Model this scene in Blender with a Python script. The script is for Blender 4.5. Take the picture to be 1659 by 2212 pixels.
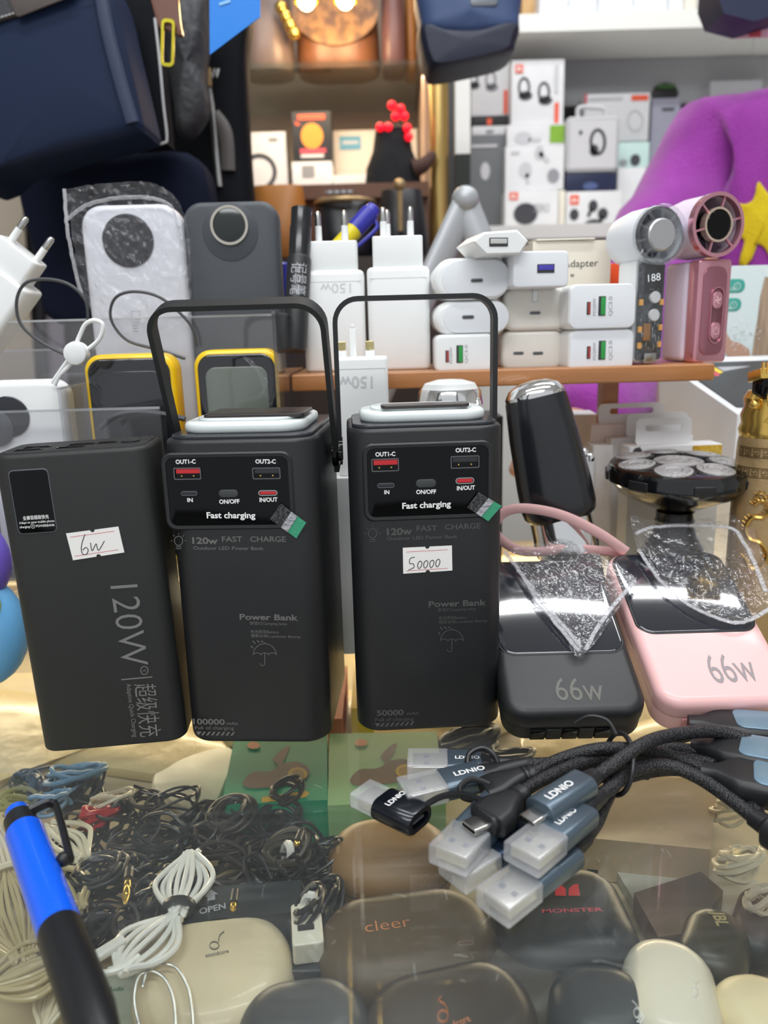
import bpy, bmesh, math, random
from math import sin, cos, pi, radians, hypot, atan2, tan, sqrt
from mathutils import Vector, Matrix
for _o in list(bpy.data.objects): bpy.data.objects.remove(_o)
SC = bpy.context.scene
COL = SC.collection
RND = random.Random(7)
# ------------------------------------------------------------------ camera (metres; the glass counter top is z = 0)
FPX, CX, CY = 1661.0, 829.5, 1106.0
PITCH, ROLL, CAMZ = radians(13.3), radians(1.55), 0.197
FW = Vector((0, cos(PITCH), -sin(PITCH)))
_U = Vector((0, sin(PITCH), cos(PITCH))); _R = Vector((1, 0, 0))
RT = _R*cos(ROLL) - _U*sin(ROLL); UP = _R*sin(ROLL) + _U*cos(ROLL)
CAM = Vector((0, 0, CAMZ))
cd = bpy.data.cameras.new('camera'); co = bpy.data.objects.new('camera', cd); COL.objects.link(co)
cm = Matrix((RT, UP, -FW)).transposed().to_4x4(); cm.translation = CAM; co.matrix_world = cm
cd.sensor_fit = 'VERTICAL'; cd.sensor_height = 36; cd.lens = FPX/2212*36
cd.clip_start = .01; cd.clip_end = 50
cd.dof.use_dof = True; cd.dof.focus_distance = .372; cd.dof.aperture_fstop = 8.5
SC.camera = co
SC.view_settings.view_transform = 'Standard'; SC.view_settings.look = 'None'
SC.view_settings.exposure = 0.0; SC.view_settings.gamma = 1; SC.view_settings.use_curve_mapping = False
w = bpy.data.worlds.new('shop_surroundings'); SC.world = w; w.use_nodes = True
w.node_tree.nodes['Background'].inputs[0].default_value = (.93, .96, 1, 1)
w.node_tree.nodes['Background'].inputs[1].default_value = .62

def area(name, loc, target, sx, sy, power, col=(1, 1, 1)):
    l = bpy.data.lights.new(name, 'AREA'); l.shape = 'RECTANGLE'; l.size = sx; l.size_y = sy; l.energy = power; l.color = col
    o = bpy.data.objects.new(name, l); COL.objects.link(o); o.location = loc
    o.rotation_euler = (Vector(target)-Vector(loc)).to_track_quat('-Z', 'Y').to_euler(); return o
L_A = area('ceiling_tube_light', (0.1, .15, 1.52), (0.1, .35, 0), 1.5, .10, 13, (.97, .99, 1))
L_B = area('ceiling_panel_light', (-.2, -.75, 1.50), (0, .5, 0), 1.6, .5, 26, (.97, .99, 1))
L_C = area('ceiling_tube_light', (.5, .95, 1.52), (.5, 1.1, 0), 1.3, .10, 11, (.97, .99, 1))

def ray(px, py): return FW + RT*((px-CX)/FPX) - UP*((py-CY)/FPX)
def PY(px, py, Y): d = ray(px, py); return CAM + d*(Y/d.y)
def PZ(px, py, z=0.0): d = ray(px, py); return CAM + d*((z-CAMZ)/d.z)
def PD(px, py, zc): return CAM + ray(px, py)*zc

# ------------------------------------------------------------------ materials
def hexc(h):
    h = h.lstrip('#'); r = [int(h[i:i+2], 16)/255 for i in (0, 2, 4)]
    return tuple(c/12.92 if c < .04045 else ((c+.055)/1.055)**2.4 for c in r)+(1,)
_M = {}
def mat(name, col='888888', rough=.5, metal=0, coat=0, spec=.5, bump=None, var=None, emit=0, trans=0, sheen=0, sss=0, stretch=None):
    if name in _M: return _M[name]
    m = bpy.data.materials.new(name); m.use_nodes = True; _M[name] = m
    nt = m.node_tree; b = nt.nodes['Principled BSDF']; I = b.inputs
    c = hexc(col) if isinstance(col, str) else col
    I['Base Color'].default_value = c; I['Roughness'].default_value = rough; I['Metallic'].default_value = metal
    I['Coat Weight'].default_value = coat; I['Coat Roughness'].default_value = .08; I['Specular IOR Level'].default_value = spec
    I['Transmission Weight'].default_value = trans; I['Sheen Weight'].default_value = sheen
    if sss: I['Subsurface Weight'].default_value = sss; I['Subsurface Radius'].default_value = (.01, .01, .01)
    if emit: I['Emission Color'].default_value = c; I['Emission Strength'].default_value = emit
    tc = nt.nodes.new('ShaderNodeTexCoord'); mp = nt.nodes.new('ShaderNodeMapping'); nt.links.new(tc.outputs['Object'], mp.inputs[0])
    if stretch: mp.inputs['Scale'].default_value = stretch
    if var is None: var = (60, None, .12)
    sc, c2, fac = var
    n = nt.nodes.new('ShaderNodeTexNoise'); n.inputs['Scale'].default_value = sc; n.inputs['Detail'].default_value = 5
    nt.links.new(mp.outputs[0], n.inputs['Vector'])
    if c2:
        rp = nt.nodes.new('ShaderNodeValToRGB'); rp.color_ramp.elements[0].position = .5-fac; rp.color_ramp.elements[1].position = .5+fac
        rp.color_ramp.elements[0].color = c; rp.color_ramp.elements[1].color = hexc(c2)
        nt.links.new(n.outputs['Fac'], rp.inputs[0]); nt.links.new(rp.outputs[0], I['Base Color'])
    else:
        r = nt.nodes.new('ShaderNodeMapRange'); r.inputs['To Min'].default_value = max(0, rough*(1-fac)); r.inputs['To Max'].default_value = min(1, rough*(1+fac))
        nt.links.new(n.outputs['Fac'], r.inputs[0]); nt.links.new(r.outputs[0], I['Roughness'])
    if bump:
        n2 = nt.nodes.new('ShaderNodeTexNoise'); n2.inputs['Scale'].default_value = bump[0]; n2.inputs['Detail'].default_value = 3
        nt.links.new(mp.outputs[0], n2.inputs['Vector'])
        bp = nt.nodes.new('ShaderNodeBump'); bp.inputs['Strength'].default_value = bump[1]; bp.inputs['Distance'].default_value = bump[2] if len(bump) > 2 else .001
        nt.links.new(n2.outputs['Fac'], bp.inputs['Height']); nt.links.new(bp.outputs[0], I['Normal'])
    return m

def clearmat(name, tint=(1, 1, 1), ior=1.45, rough=.03, haze=.03, hazecol=(.9, .9, .9), bump=None, boost=1.0, streak=None):
    """thin clear sheet: straight-through + fresnel gloss + a little pale haze for surface dust and painted fold highlights"""
    if name in _M: return _M[name]
    m = bpy.data.materials.new(name); m.use_nodes = True; _M[name] = m; nt = m.node_tree; nt.nodes.clear()
    N = nt.nodes.new; L = nt.links.new
    out = N('ShaderNodeOutputMaterial'); tr = N('ShaderNodeBsdfTransparent'); tr.inputs[0].default_value = (*tint, 1)
    gl = N('ShaderNodeBsdfGlossy'); gl.inputs['Roughness'].default_value = rough
    df = N('ShaderNodeBsdfDiffuse'); df.inputs[0].default_value = (*hazecol, 1)
    ge = N('ShaderNodeNewGeometry'); dt = N('ShaderNodeVectorMath'); dt.operation = 'DOT_PRODUCT'; L(ge.outputs['Normal'], dt.inputs[0]); L(ge.outputs['Incoming'], dt.inputs[1])
    def mth(op, a, b=None):
        q = N('ShaderNodeMath'); q.operation = op
        for i, x in enumerate((a, b)):
            if x is None: continue
            if isinstance(x, (int, float)): q.inputs[i].default_value = x
            else: L(x, q.inputs[i])
        return q.outputs[0]
    f0 = ((ior-1)/(ior+1))**2
    sch = mth('MULTIPLY', mth('ADD', mth('MULTIPLY', mth('POWER', mth('SUBTRACT', 1.0, mth('MINIMUM', mth('ABSOLUTE', dt.outputs['Value']), 1.0)), 5.0), 1-f0), f0), boost)
    mb_ = N('ShaderNodeMath'); mb_.operation = 'MINIMUM'; mb_.inputs[1].default_value = 1; L(sch, mb_.inputs[0])
    m1 = N('ShaderNodeMixShader'); m2 = N('ShaderNodeMixShader')
    tc = N('ShaderNodeTexCoord')
    ns = N('ShaderNodeTexNoise'); ns.inputs['Scale'].default_value = 9; ns.inputs['Detail'].default_value = 8; L(tc.outputs['Object'], ns.inputs['Vector'])
    mr = N('ShaderNodeMapRange'); mr.inputs['From Min'].default_value = .35; mr.inputs['From Max'].default_value = .75; mr.inputs['To Min'].default_value = haze*.4; mr.inputs['To Max'].default_value = haze*1.8
    L(ns.outputs['Fac'], mr.inputs[0]); hz = mr.outputs[0]
    if streak:
        mp = N('ShaderNodeMapping'); mp.inputs['Scale'].default_value = (6, 55, 1); mp.inputs['Rotation'].default_value = (0, 0, .5); L(tc.outputs['Object'], mp.inputs[0])
        n3 = N('ShaderNodeTexNoise'); n3.inputs['Scale'].default_value = 2; n3.inputs['Detail'].default_value = 9; L(mp.outputs[0], n3.inputs['Vector'])
        r3 = N('ShaderNodeMapRange'); r3.inputs['From Min'].default_value = .56; r3.inputs['From Max'].default_value = .78; r3.inputs['To Max'].default_value = streak
        L(n3.outputs['Fac'], r3.inputs[0]); ad = N('ShaderNodeMath'); L(hz, ad.inputs[0]); L(r3.outputs[0], ad.inputs[1]); hz = ad.outputs[0]
    L(hz, m1.inputs[0]); L(tr.outputs[0], m1.inputs[1]); L(df.outputs[0], m1.inputs[2])
    L(mb_.outputs[0], m2.inputs[0]); L(m1.outputs[0], m2.inputs[1]); L(gl.outputs[0], m2.inputs[2]); L(m2.outputs[0], out.inputs[0])
    if bump:
        n2 = N('ShaderNodeTexNoise'); n2.inputs['Scale'].default_value = bump[0]; n2.inputs['Detail'].default_value = 4; L(tc.outputs['Object'], n2.inputs['Vector'])
        bp = N('ShaderNodeBump'); bp.inputs['Strength'].default_value = bump[1]; bp.inputs['Distance'].default_value = .004
        L(n2.outputs['Fac'], bp.inputs['Height']); L(bp.outputs[0], gl.inputs['Normal']); L(bp.outputs[0], dt.inputs[0])
    return m

# ------------------------------------------------------------------ mesh builder
def T(x=0, y=0, z=0): return Matrix.Translation((x, y, z))
def RX(a): return Matrix.Rotation(radians(a), 4, 'X')
def RY(a): return Matrix.Rotation(radians(a), 4, 'Y')
def RZ(a): return Matrix.Rotation(radians(a), 4, 'Z')
def S(x, y=None, z=None): return Matrix.Diagonal((x, x if y is None else y, x if z is None else z, 1))
I4 = Matrix.Identity(4)
def rring(w, h, r, n=5):
    r = max(min(r, w/2-1e-6, h/2-1e-6), 1e-6); o = []
    for cx, cz, a0 in ((w/2-r, -h/2+r, -90), (w/2-r, h/2-r, 0), (-w/2+r, h/2-r, 90), (-w/2+r, -h/2+r, 180)):
        for k in range(n+1):
            a = radians(a0+90*k/n); o.append((cx+r*cos(a), cz+r*sin(a)))
    return o
def spline(pts, n=8, closed=False):
    P = [Vector(p) for p in pts]; out = []; m = len(P)
    rng = range(m if closed else m-1)
    for i in rng:
        if closed: a, b, c, d = P[(i-1) % m], P[i], P[(i+1) % m], P[(i+2) % m]
        else: a, b, c, d = P[max(i-1, 0)], P[i], P[i+1], P[min(i+2, m-1)]
        for k in range(n):
            t = k/n; out.append(.5*((2*b)+(c-a)*t+(2*a-5*b+4*c-d)*t*t+(3*b-a-3*c+d)*t**3))
    if not closed: out.append(P[-1].copy())
    return out
_TC = {}
def textmesh(s, bold):
    k = (s, bold)
    if k in _TC: return _TC[k]
    cu = bpy.data.curves.new('t', 'FONT'); cu.body = s; cu.size = 1; cu.offset = bold; cu.resolution_u = 3; cu.extrude = 0
    ob = bpy.data.objects.new('t', cu); COL.objects.link(ob)
    dg = bpy.context.evaluated_depsgraph_get(); me = bpy.data.meshes.new_from_object(ob.evaluated_get(dg))
    vs = [v.co.copy() for v in me.vertices]; fs = [tuple(p.vertices) for p in me.polygons]
    bpy.data.objects.remove(ob); bpy.data.curves.remove(cu); bpy.data.meshes.remove(me)
    x0 = min((v.x for v in vs), default=0); x1 = max((v.x for v in vs), default=1)
    _TC[k] = (vs, fs, x0, x1); return _TC[k]
class MB:
    def __init__(s): s.v = []; s.f = []; s.mi = []; s.cur = 0; s.cap = set()
    def m(s, i): s.cur = i; return s
    def add(s, vs, fs, M=None):
        b = len(s.v)
        for v in vs:
            v = Vector(v); s.v.append(M @ v if M is not None else v)
        for f in fs: s.f.append(tuple(b+i for i in f)); s.mi.append(s.cur)
        return s
    def loft(s, rings, M=None, c0=True, c1=True, loop=False):
        n = len(rings[0]); vs = [p for r in rings for p in r]; fs = []; m = len(rings)
        for k in range(m if loop else m-1):
            a, b = k*n, ((k+1) % m)*n
            for i in range(n):
                j = (i+1) % n; fs.append((a+i, b+i, b+j, a+j))
        if c0 and not loop: s.cap.add(len(s.f)+len(fs)); fs.append(tuple(range(n)))
        if c1 and not loop: s.cap.add(len(s.f)+len(fs)); fs.append(tuple(range((m-1)*n, m*n))[::-1])
        return s.add(vs, fs, M)
    def rs(s, w, h, d, r=.003, b=.001, M=None, b2=None, n=5, bn=3, tw=0):
        """rounded rectangle w (x) by h (z), centred, going back from y=0 to y=d, with rounded rims"""
        b2 = b if b2 is None else b2; R = []
        for k in range(bn+1):
            t = k/bn*pi/2; i = b*(1-sin(t)); R.append((i, b*(1-cos(t))))
        for k in range(bn, -1, -1):
            t = k/bn*pi/2; i = b2*(1-sin(t))+tw; R.append((i, d-b2*(1-cos(t))))
        return s.loft([[(x, y, z) for x, z in rring(w-2*i, h-2*i, max(r-i, 2e-5), n)] for i, y in R], M)
    def rz(s, w, d, h, r=.003, b=.001, M=None, b2=None, n=6, bn=3, tw=0):
        """footprint w (x) by d (y), y from 0 to d, standing from z=0 to z=h"""
        return s.rs(w, d, h, r, b, (M or I4) @ T(0, d/2, 0) @ Matrix(((1, 0, 0, 0), (0, 0, 1, 0), (0, 1, 0, 0), (0, 0, 0, 1))), b2, n, bn, tw)
    def box(s, x0, x1, y0, y1, z0, z1, M=None):
        v = [(x, y, z) for z in (z0, z1) for x, y in ((x0, y0), (x1, y0), (x1, y1), (x0, y1))]
        return s.add(v, [(0, 3, 2, 1), (4, 5, 6, 7), (0, 1, 5, 4), (1, 2, 6, 5), (2, 3, 7, 6), (3, 0, 4, 7)], M)
    def lathe(s, prof, M=None, n=32, cap=True):
        return s.loft([[(r*cos(2*pi*k/n), r*sin(2*pi*k/n), z) for k in range(n)] for r, z in prof], M, cap, cap)
    def prism(s, pts, d, M=None, b=0):
        """outline (x, z) extruded back y 0..d"""
        if b:
            c = [sum(p[0] for p in pts)/len(pts), sum(p[1] for p in pts)/len(pts)]; m = len(pts); ins = []
            ar = sum(pts[i][0]*pts[(i+1) % m][1]-pts[(i+1) % m][0]*pts[i][1] for i in range(m)); sg = 1 if ar > 0 else -1
            for i in range(m):
                a, p, q = Vector(pts[i-1]), Vector(pts[i]), Vector(pts[(i+1) % m])
                e1 = (p-a).normalized(); e2 = (q-p).normalized(); nn = Vector((-(e1.y+e2.y), e1.x+e2.x))
                nn = nn.normalized() if nn.length > 1e-6 else Vector((0, 0)); ins.append(p+nn*b*sg)
            return s.loft([[(p[0], y, p[1]) for p in o] for o, y in ((ins, 0), (pts, b), (pts, d-b), (ins, d))], M)
        return s.loft([[(p[0], y, p[1]) for p in pts] for y in (0, d)], M)
    def flat(s, pts, y=0, M=None): return s.add([(p[0], y, p[1]) for p in pts], [tuple(range(len(pts)))], M)
    def tube(s, pts, r, M=None, n=8, closed=False, fl=None, up=None, rf=None):
        P = [Vector(p) for p in pts]; m = len(P); rings = []; N = None
        for i in range(m):
            t = (P[(i+1) % m]-P[i-1]) if closed else (P[min(i+1, m-1)]-P[max(i-1, 0)])
            t = t.normalized() if t.length > 1e-9 else Vector((0, 0, 1))
            if up is not None: N = Vector(up)
            elif N is None: N = Vector((0, 0, 1)) if abs(t.z) < .9 else Vector((1, 0, 0))
            N = N - t*N.dot(t); N = N.normalized() if N.length > 1e-6 else t.orthogonal().normalized(); B = t.cross(N)
            rr = r*(rf(i/(m-1)) if rf else 1); a_, b_ = (rr, rr) if fl is None else (rr, rr*fl)
            rings.append([P[i]+N*(a_*cos(2*pi*k/n))+B*(b_*sin(2*pi*k/n)) for k in range(n)])
        return s.loft(rings, M, loop=closed)
    def ball(s, r, M=None, n=16, e=(1, 1, 1)):
        return s.lathe([(max(r*sin(pi*k/n), 1e-6), -r*cos(pi*k/n)) for k in range(n+1)], (M or I4) @ S(*e), n=n*2)
    def text(s, t, A, B, h, M=None, bold=0.0, y=-.00012):
        """string on the x/z face, baseline from A to B (local x, z), capital height h"""
        vs, fs, x0, x1 = textmesh(t, bold); A = Vector(A); B = Vector(B); L = (B-A).length; a = atan2(B.y-A.y, B.x-A.x)
        kx = L/max(x1-x0, 1e-6); kz = h/.70; o = []
        for v in vs:
            X = (v.x-x0)*kx; Z = v.y*kz; o.append((A.x+X*cos(a)-Z*sin(a), y, A.y+X*sin(a)+Z*cos(a)))
        return s.add(o, fs, M)
    def stroke(s, pts, wd, y=-.00012, M=None, closed=False, sm=0):
        P = [Vector((p[0], p[1])) for p in pts]
        if sm: P = [Vector((p.x, p.y)) for p in spline([(p.x, p.y, 0) for p in P], sm, closed)]
        m = len(P); v = []
        for i in range(m):
            t = (P[(i+1) % m]-P[i-1]) if closed else (P[min(i+1, m-1)]-P[max(i-1, 0)])
            t = t.normalized() if t.length > 0 else Vector((1, 0)); nn = Vector((-t.y, t.x))*wd/2
            v += [(P[i].x+nn.x, y, P[i].y+nn.y), (P[i].x-nn.x, y, P[i].y-nn.y)]
        f = [(2*i, 2*i+1, (2*i+3) % (2*m), (2*i+2) % (2*m)) for i in range(m if closed else m-1)]
        return s.add(v, f, M)
    def build(s, name, mats, parent=None, M=None, ang=38, label=None, smooth=True):
        me = bpy.data.meshes.new(name); me.from_pydata([tuple(v) for v in s.v], [], s.f)
        if not isinstance(mats, (list, tuple)): mats = [mats]
        for q in mats: me.materials.append(q)
        me.polygons.foreach_set('material_index', [min(i, len(mats)-1) for i in s.mi])
        bm = bmesh.new(); bm.from_mesh(me); bmesh.ops.recalc_face_normals(bm, faces=bm.faces); bm.to_mesh(me); bm.free()
        if smooth:
            me.polygons.foreach_set('use_smooth', [i not in s.cap for i in range(len(me.polygons))]); me.set_sharp_from_angle(angle=radians(ang))
        me.update(); o = bpy.data.objects.new(name, me); COL.objects.link(o)
        if parent is not None: o.parent = parent
        if M is not None: o.matrix_local = M
        if label: o['label'] = label
        return o
def tag(o, label, cat, group=None, kind=None):
    o['label'] = label; o['category'] = cat
    if group: o['group'] = group
    if kind: o['kind'] = kind
    return o
def thing(name, label, cat, M, group=None):
    o = bpy.data.objects.new(name, None); COL.objects.link(o); o.matrix_world = M; o.empty_display_size = .01
    return tag(o, label, cat, group)
def struct(name, mb, m, **k):
    o = mb.build(name, m, **k); o['kind'] = 'structure'; return o
def frame3(BL, BR, TL, lean=True):
    """face frame: origin at the middle of the lower front edge, x along it, z up the face, y into the body"""
    x = (BR-BL).normalized(); z = (TL-BL); z = (z-x*z.dot(x)).normalized(); y = z.cross(x)
    M = Matrix((x, y, z)).transposed().to_4x4(); M.translation = (BL+BR)/2; return M, (BR-BL).length, (TL-BL).dot(z)
def upright(px, py, Y, yaw=0, z=None, side=0):
    p = PY(px, py, Y)
    if z is not None: p.z = z
    return Matrix.Translation(p) @ RZ(yaw)
class Face:
    """reads a pixel of the photograph as a point of a thing's front face (local x, z)"""
    def __init__(s, M, y=0): s.M = M; s.Mi = M.inverted(); s.y = y
    def __call__(s, px, py):
        o = s.Mi @ CAM; d = s.Mi.to_3x3() @ ray(px, py); t = (s.y-o.y)/d.y; p = o+d*t; return Vector((p.x, p.z))
    def k(s, px, py): return ((s.M @ Vector((s(px, py)[0], s.y, s(px, py)[1])))-CAM).dot(FW)/FPX   # metres per pixel there
    def T(s, mb, t, a, b, hpx, bold=0.0, y=None):
        return mb.text(t, s(*a), s(*b), hpx*s.k(*a), bold=bold, y=(s.y if y is None else y)-.00015)
# ------------------------------------------------------------------ common materials
WHITE = mat('white_plastic', 'eef0f0', .32, coat=.25, bump=(900, .03)); WHITE2 = mat('ivory_plastic', 'e9e6de', .35, coat=.2)
WHITE3 = mat('cool_white_plastic', 'e6e9ee', .4); CARD = mat('white_card', 'e9e9ea', .55, var=(40, 'dfe0e2', .3)); CREAM = mat('cream_card', 'e9e2d2', .55)
BLK = mat('matt_black_plastic', '202123', .42, spec=.5, bump=(2600, .10, .0006)); BLK2 = mat('soft_black_rubber', '1b1c1e', .55, bump=(2000, .08, .0006))
GLOSS = mat('gloss_black_panel', '050608', .09, coat=.1, spec=.22); DARKG = mat('dark_grey_plastic', '3c3e42', .45); SLATE = mat('slate_grey_plastic', '474b51', .48)
CHROME = mat('polished_chrome', 'f0f0f0', .11, 1); STEEL = mat('brushed_steel', 'c9c9c6', .22, 1); GOLD = mat('polished_gold', 'ecc468', .2, .9); BRASS = mat('antique_brass', 'c4a87c', .38, .6, bump=(300, .3), var=(18, 'a58a60', .3))
RED = mat('red_plastic', 'd0202a', .3, coat=.3); GREEN = mat('green_plastic', '1f9a3a', .35); BLUEP = mat('blue_plastic', '2f55c8', .35)
INKW = mat('white_ink', 'f4f4f4', .5); INKB = mat('black_ink', '202024', .5); INKG = mat('grey_engraving', '6c6c69', .4); INKD = mat('faint_grey_engraving', '515150', .45)
INKR = mat('red_ink', 'd04a58', .5); INKO = mat('orange_red_ink', 'ea5a35', .5); INKL = mat('light_grey_ink', 'a8aab0', .5)
PAPER = mat('white_sticker_paper', 'f3f1ee', .6); FROST = mat('frosted_white_lens', 'dfe6e6', .35, sss=.2, coat=.2)
PINK = mat('soft_pink_plastic', 'edbcbb', .36, coat=.15); PINKM = mat('rose_metal', 'dd9fae', .2, .75, coat=.3)
LIP = mat('satin_grey_rim', '5a5f66', .35)

# ------------------------------------------------------------------ setting
mb = MB(); mb.box(-2.2, 2.4, -1.2, 2.4, -.99, -.95); struct('floor', mb, mat('grey_floor_tile', '8c8a86', .4, var=(3, '9a9892', .3)))
mb = MB(); mb.box(-2.2, 2.4, 1.62, 1.66, -.95, 1.6); struct('wall_back', mb, mat('grey_shelf_back', '737477', .7, var=(4, '6a6b6f', .3)))
mb = MB(); mb.box(-2.24, -2.2, -1.2, 2.4, -.95, 1.6); struct('wall_left', mb, mat('pale_wall', 'd8d6d2', .7))
mb = MB(); mb.box(2.4, 2.44, -1.2, 2.4, -.95, 1.6); struct('wall_right', mb, mat('pale_wall', 'd8d6d2', .7))
mb = MB(); mb.box(-2.2, 2.4, -1.2, 2.4, 1.6, 1.64); struct('ceiling', mb, mat('white_ceiling', 'efefee', .8))
for i, (x, y, sx, sy, lb) in enumerate(((.1, .15, 1.5, .1, 'white ceiling tube fixture above the counter'), (-.2, -.75, 1.6, .5, 'wide white ceiling panel fixture on the customer side'), (.5, .95, 1.3, .1, 'white ceiling tube fixture above the seller'))):
    t = thing('ceiling_light', lb, 'ceiling light', T(x, y, 1.6)); mb = MB(); mb.box(-sx/2-.02, sx/2+.02, -sy/2-.02, sy/2+.02, -.06, 0); mb.build('housing', WHITE, t)
# display counter
GLASS = clearmat('counter_glass', (.93, .95, .94), 1.5, .02, .018, (.85, .88, .88), streak=.04)
CT = thing('display_counter', 'glass topped display counter filled with earphones and cables', 'counter', T(0, 0, 0))
X0, X1, YF, YB = -.75, .85, .10, .68
mb = MB(); mb.box(X0, X1, YF, YB, -.005, 0); GT = mb.build('glass_top', GLASS, CT)
mb = MB(); mb.box(X0, X1, YF, YB, -.09, -.078); mb.build('shelf_board', mat('warm_cream_board', 'cdbb98', .6, var=(7, 'b9a98a', .25)), CT)
mb = MB(); mb.box(X0, X1, YB, YB+.02, -.95, 0); mb.build('back_panel', mat('beige_panel', 'cdb58c', .6), CT)
mb = MB(); mb.box(X0, X1, YF-.02, YF, -.95, .002); mb.build('front_panel', mat('dark_counter_trim', '4a4540', .5), CT)
for x in (X0-.02, X1):
    mb = MB(); mb.box(x, x+.02, YF-.02, YB+.02, -.95, .002); mb.build('side_panel', mat('dark_counter_trim', '4a4540', .5), CT)
mb = MB(); mb.box(X0, X1, YF, YB, -.95, -.93); mb.build('base_board', mat('dark_counter_trim', '4a4540', .5), CT)
mb = MB(); mb.box(-.6, .7, YB-.012, YB-.002, -.02, -.008); mb.build('light_strip', mat('warm_led_strip', 'ffdf9e', .5, emit=3), CT)
lw = area('counter_strip_light', (0.0, YB-.03, -.015), (0.0, .30, -.07), 1.2, .012, 1.7, (1, .82, .54)); lw.parent = CT
mb = MB(); q = random.Random(3)
for _ in range(60):
    a = PZ(q.uniform(0, 1500), q.uniform(1640, 2150)); an = q.uniform(-.2, 3.1); L = q.uniform(.001, .007)*(3 if q.random() < .15 else 1)
    c = a+Vector((cos(an)*L/2, sin(an)*L/2, 0)); e = a+Vector((cos(an)*L, sin(an)*L, 0)); c += Vector((q.uniform(-1, 1), q.uniform(-1, 1), 0))*.0003
    mb.tube([(p.x, p.y, .00002) for p in spline([a, c, e], 4)], q.choice((.00002, .00003, .00004)), n=4)
o = mb.build('scratch', mat('glass_scratch', 'd9dcda', .6), GT); o['kind'] = 'stuff'

# ------------------------------------------------------------------ tall power banks
def usb_a(par, F, c0, c1, col, pins=2):
    a = F(*c0); b = F(*c1); w_, h_ = abs(b.x-a.x), abs(a.y-b.y); cx, cz = (a.x+b.x)/2, (a.y+b.y)/2
    mb = MB(); o = rring(w_, h_, .0006, 2); i = rring(w_-.0009, h_-.0009, .0004, 2)
    mb.loft([[(x, y, z) for x, z in r] for r, y in ((o, .0002), (o, -.0007), (i, -.0007), (i, .006))], T(cx, F.y, cz), False, True)
    p = mb.build('usb_port', mat('dark_steel_shell', '77777a', .25, .9), par)
    mb = MB(); mb.rs(w_-.0016, h_*.42, .005, .0002, .0001, T(cx+.0002, F.y-.0002, cz+h_*.2)); mb.build('port_tongue', col, p)
    mb = MB()
    for k in range(pins): mb.box(-.0003, .0003, -.0004, .001, -.0003, .0003, T(cx-w_*.22+k*w_*.44, F.y, cz-h_*.2))
    mb.build('contact_pin', GOLD, p); return p
def slot(par, F, c0, c1, col, name='usb_c_port', rim=LIP):
    a = F(*c0); b = F(*c1); w_, h_ = abs(b.x-a.x), abs(a.y-b.y); cx, cz = (a.x+b.x)/2, (a.y+b.y)/2
    mb = MB(); o = rring(w_, h_, h_/2, 6); i = rring(w_-.0007, h_-.0007, h_/2, 6)
    mb.loft([[(x, y, z) for x, z in r] for r, y in ((o, .0002), (o, -.0004), (i, -.0004), (i, .003))], T(cx, F.y, cz), False, True)
    p = mb.build(name, rim, par)
    mb = MB(); mb.rs(w_-.0012, h_-.0012, .002, h_/2, .0001, T(cx, F.y-.0002, cz)); mb.build('port_tongue', col, p); return p
def sticker(par, F, cs, red, hand, wd=.00035, name='price_sticker'):
    P = [F(*c) for c in cs]; mid = (P[0]+P[1])/2; mid2 = (P[2]+P[3])/2; ux = (P[1]-P[0]).normalized(); uz = (P[0]-P[3]).normalized(); n = .0011; out = []
    out += [P[0]]+[mid+ux*(-n*cos(a))-uz*(n*sin(a)) for a in (0, .8, 1.57, 2.3, pi)]+[P[1], P[2]]+[mid2+ux*(n*cos(a))+uz*(n*sin(a)) for a in (0, .8, 1.57, 2.3, pi)]+[P[3]]
    mb = MB(); mb.prism([(p.x, p.y) for p in out], .0001, T(0, F.y-.0003, 0)); s = mb.build(name, PAPER, par, smooth=False)
    mb = MB()
    for a, b in red: mb.stroke([F(*a), F(*b)], .00022, F.y-.00036)
    mb.build('red_line', INKR, s); mb = MB()
    for st in hand: mb.stroke([F(*c) for c in st], wd, F.y-.0004, sm=4)
    mb.build('handwriting', INKB, s); return s
def umbrella(mb, F, cx, cy, s=1):
    arc = lambda x, y, r, a0, a1, ry=None: [F(cx+s*(x+r*cos(radians(a0+(a1-a0)*k/12))), cy-s*(y+(ry or r)*sin(radians(a0+(a1-a0)*k/12)))) for k in range(13)]
    W = .00032; mb.stroke(arc(0, 0, 25, 0, 180), W, F.y-.00015)
    for k in (-16.7, 0, 16.7): mb.stroke(arc(k, 0, 8.3, 0, 180, 5), W, F.y-.00015)
    mb.stroke([F(cx, cy-s*4), F(cx, cy+s*18)]+[F(cx-s*(5-5*cos(a)), cy+s*(18+5*sin(a))) for a in (.5, 1.2, 2, 2.7, 3.3)], W, F.y-.00015)
    mb.stroke([F(cx, cy-s*24), F(cx, cy-s*28)], W, F.y-.00015)
    for x0, y0, x1, y1 in ((-26, -31, -20, -25), (-17, -32, -11, -27), (-30, -20, -25, -15), (-8, -31, -3, -28)): mb.stroke([F(cx+s*x0, cy+s*y0), F(cx+s*x1, cy+s*y1)], .00045, F.y-.00015)
def hatch(mb, F, a, b, hpx, n=8):
    for k in range(n):
        x = a[0]+(b[0]-a[0])*k/n; y = a[1]+(b[1]-a[1])*k/n; wd = (b[0]-a[0])/n
        if k == 0: mb.flat([F(x, y), F(x+wd*1.1, y), F(x+wd*.5, y+hpx)], F.y-.00015)
        else: mb.flat([F(x+wd*.6, y), F(x+wd, y), F(x+wd*.45, y+hpx), F(x, y+hpx)], F.y-.00015)
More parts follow.
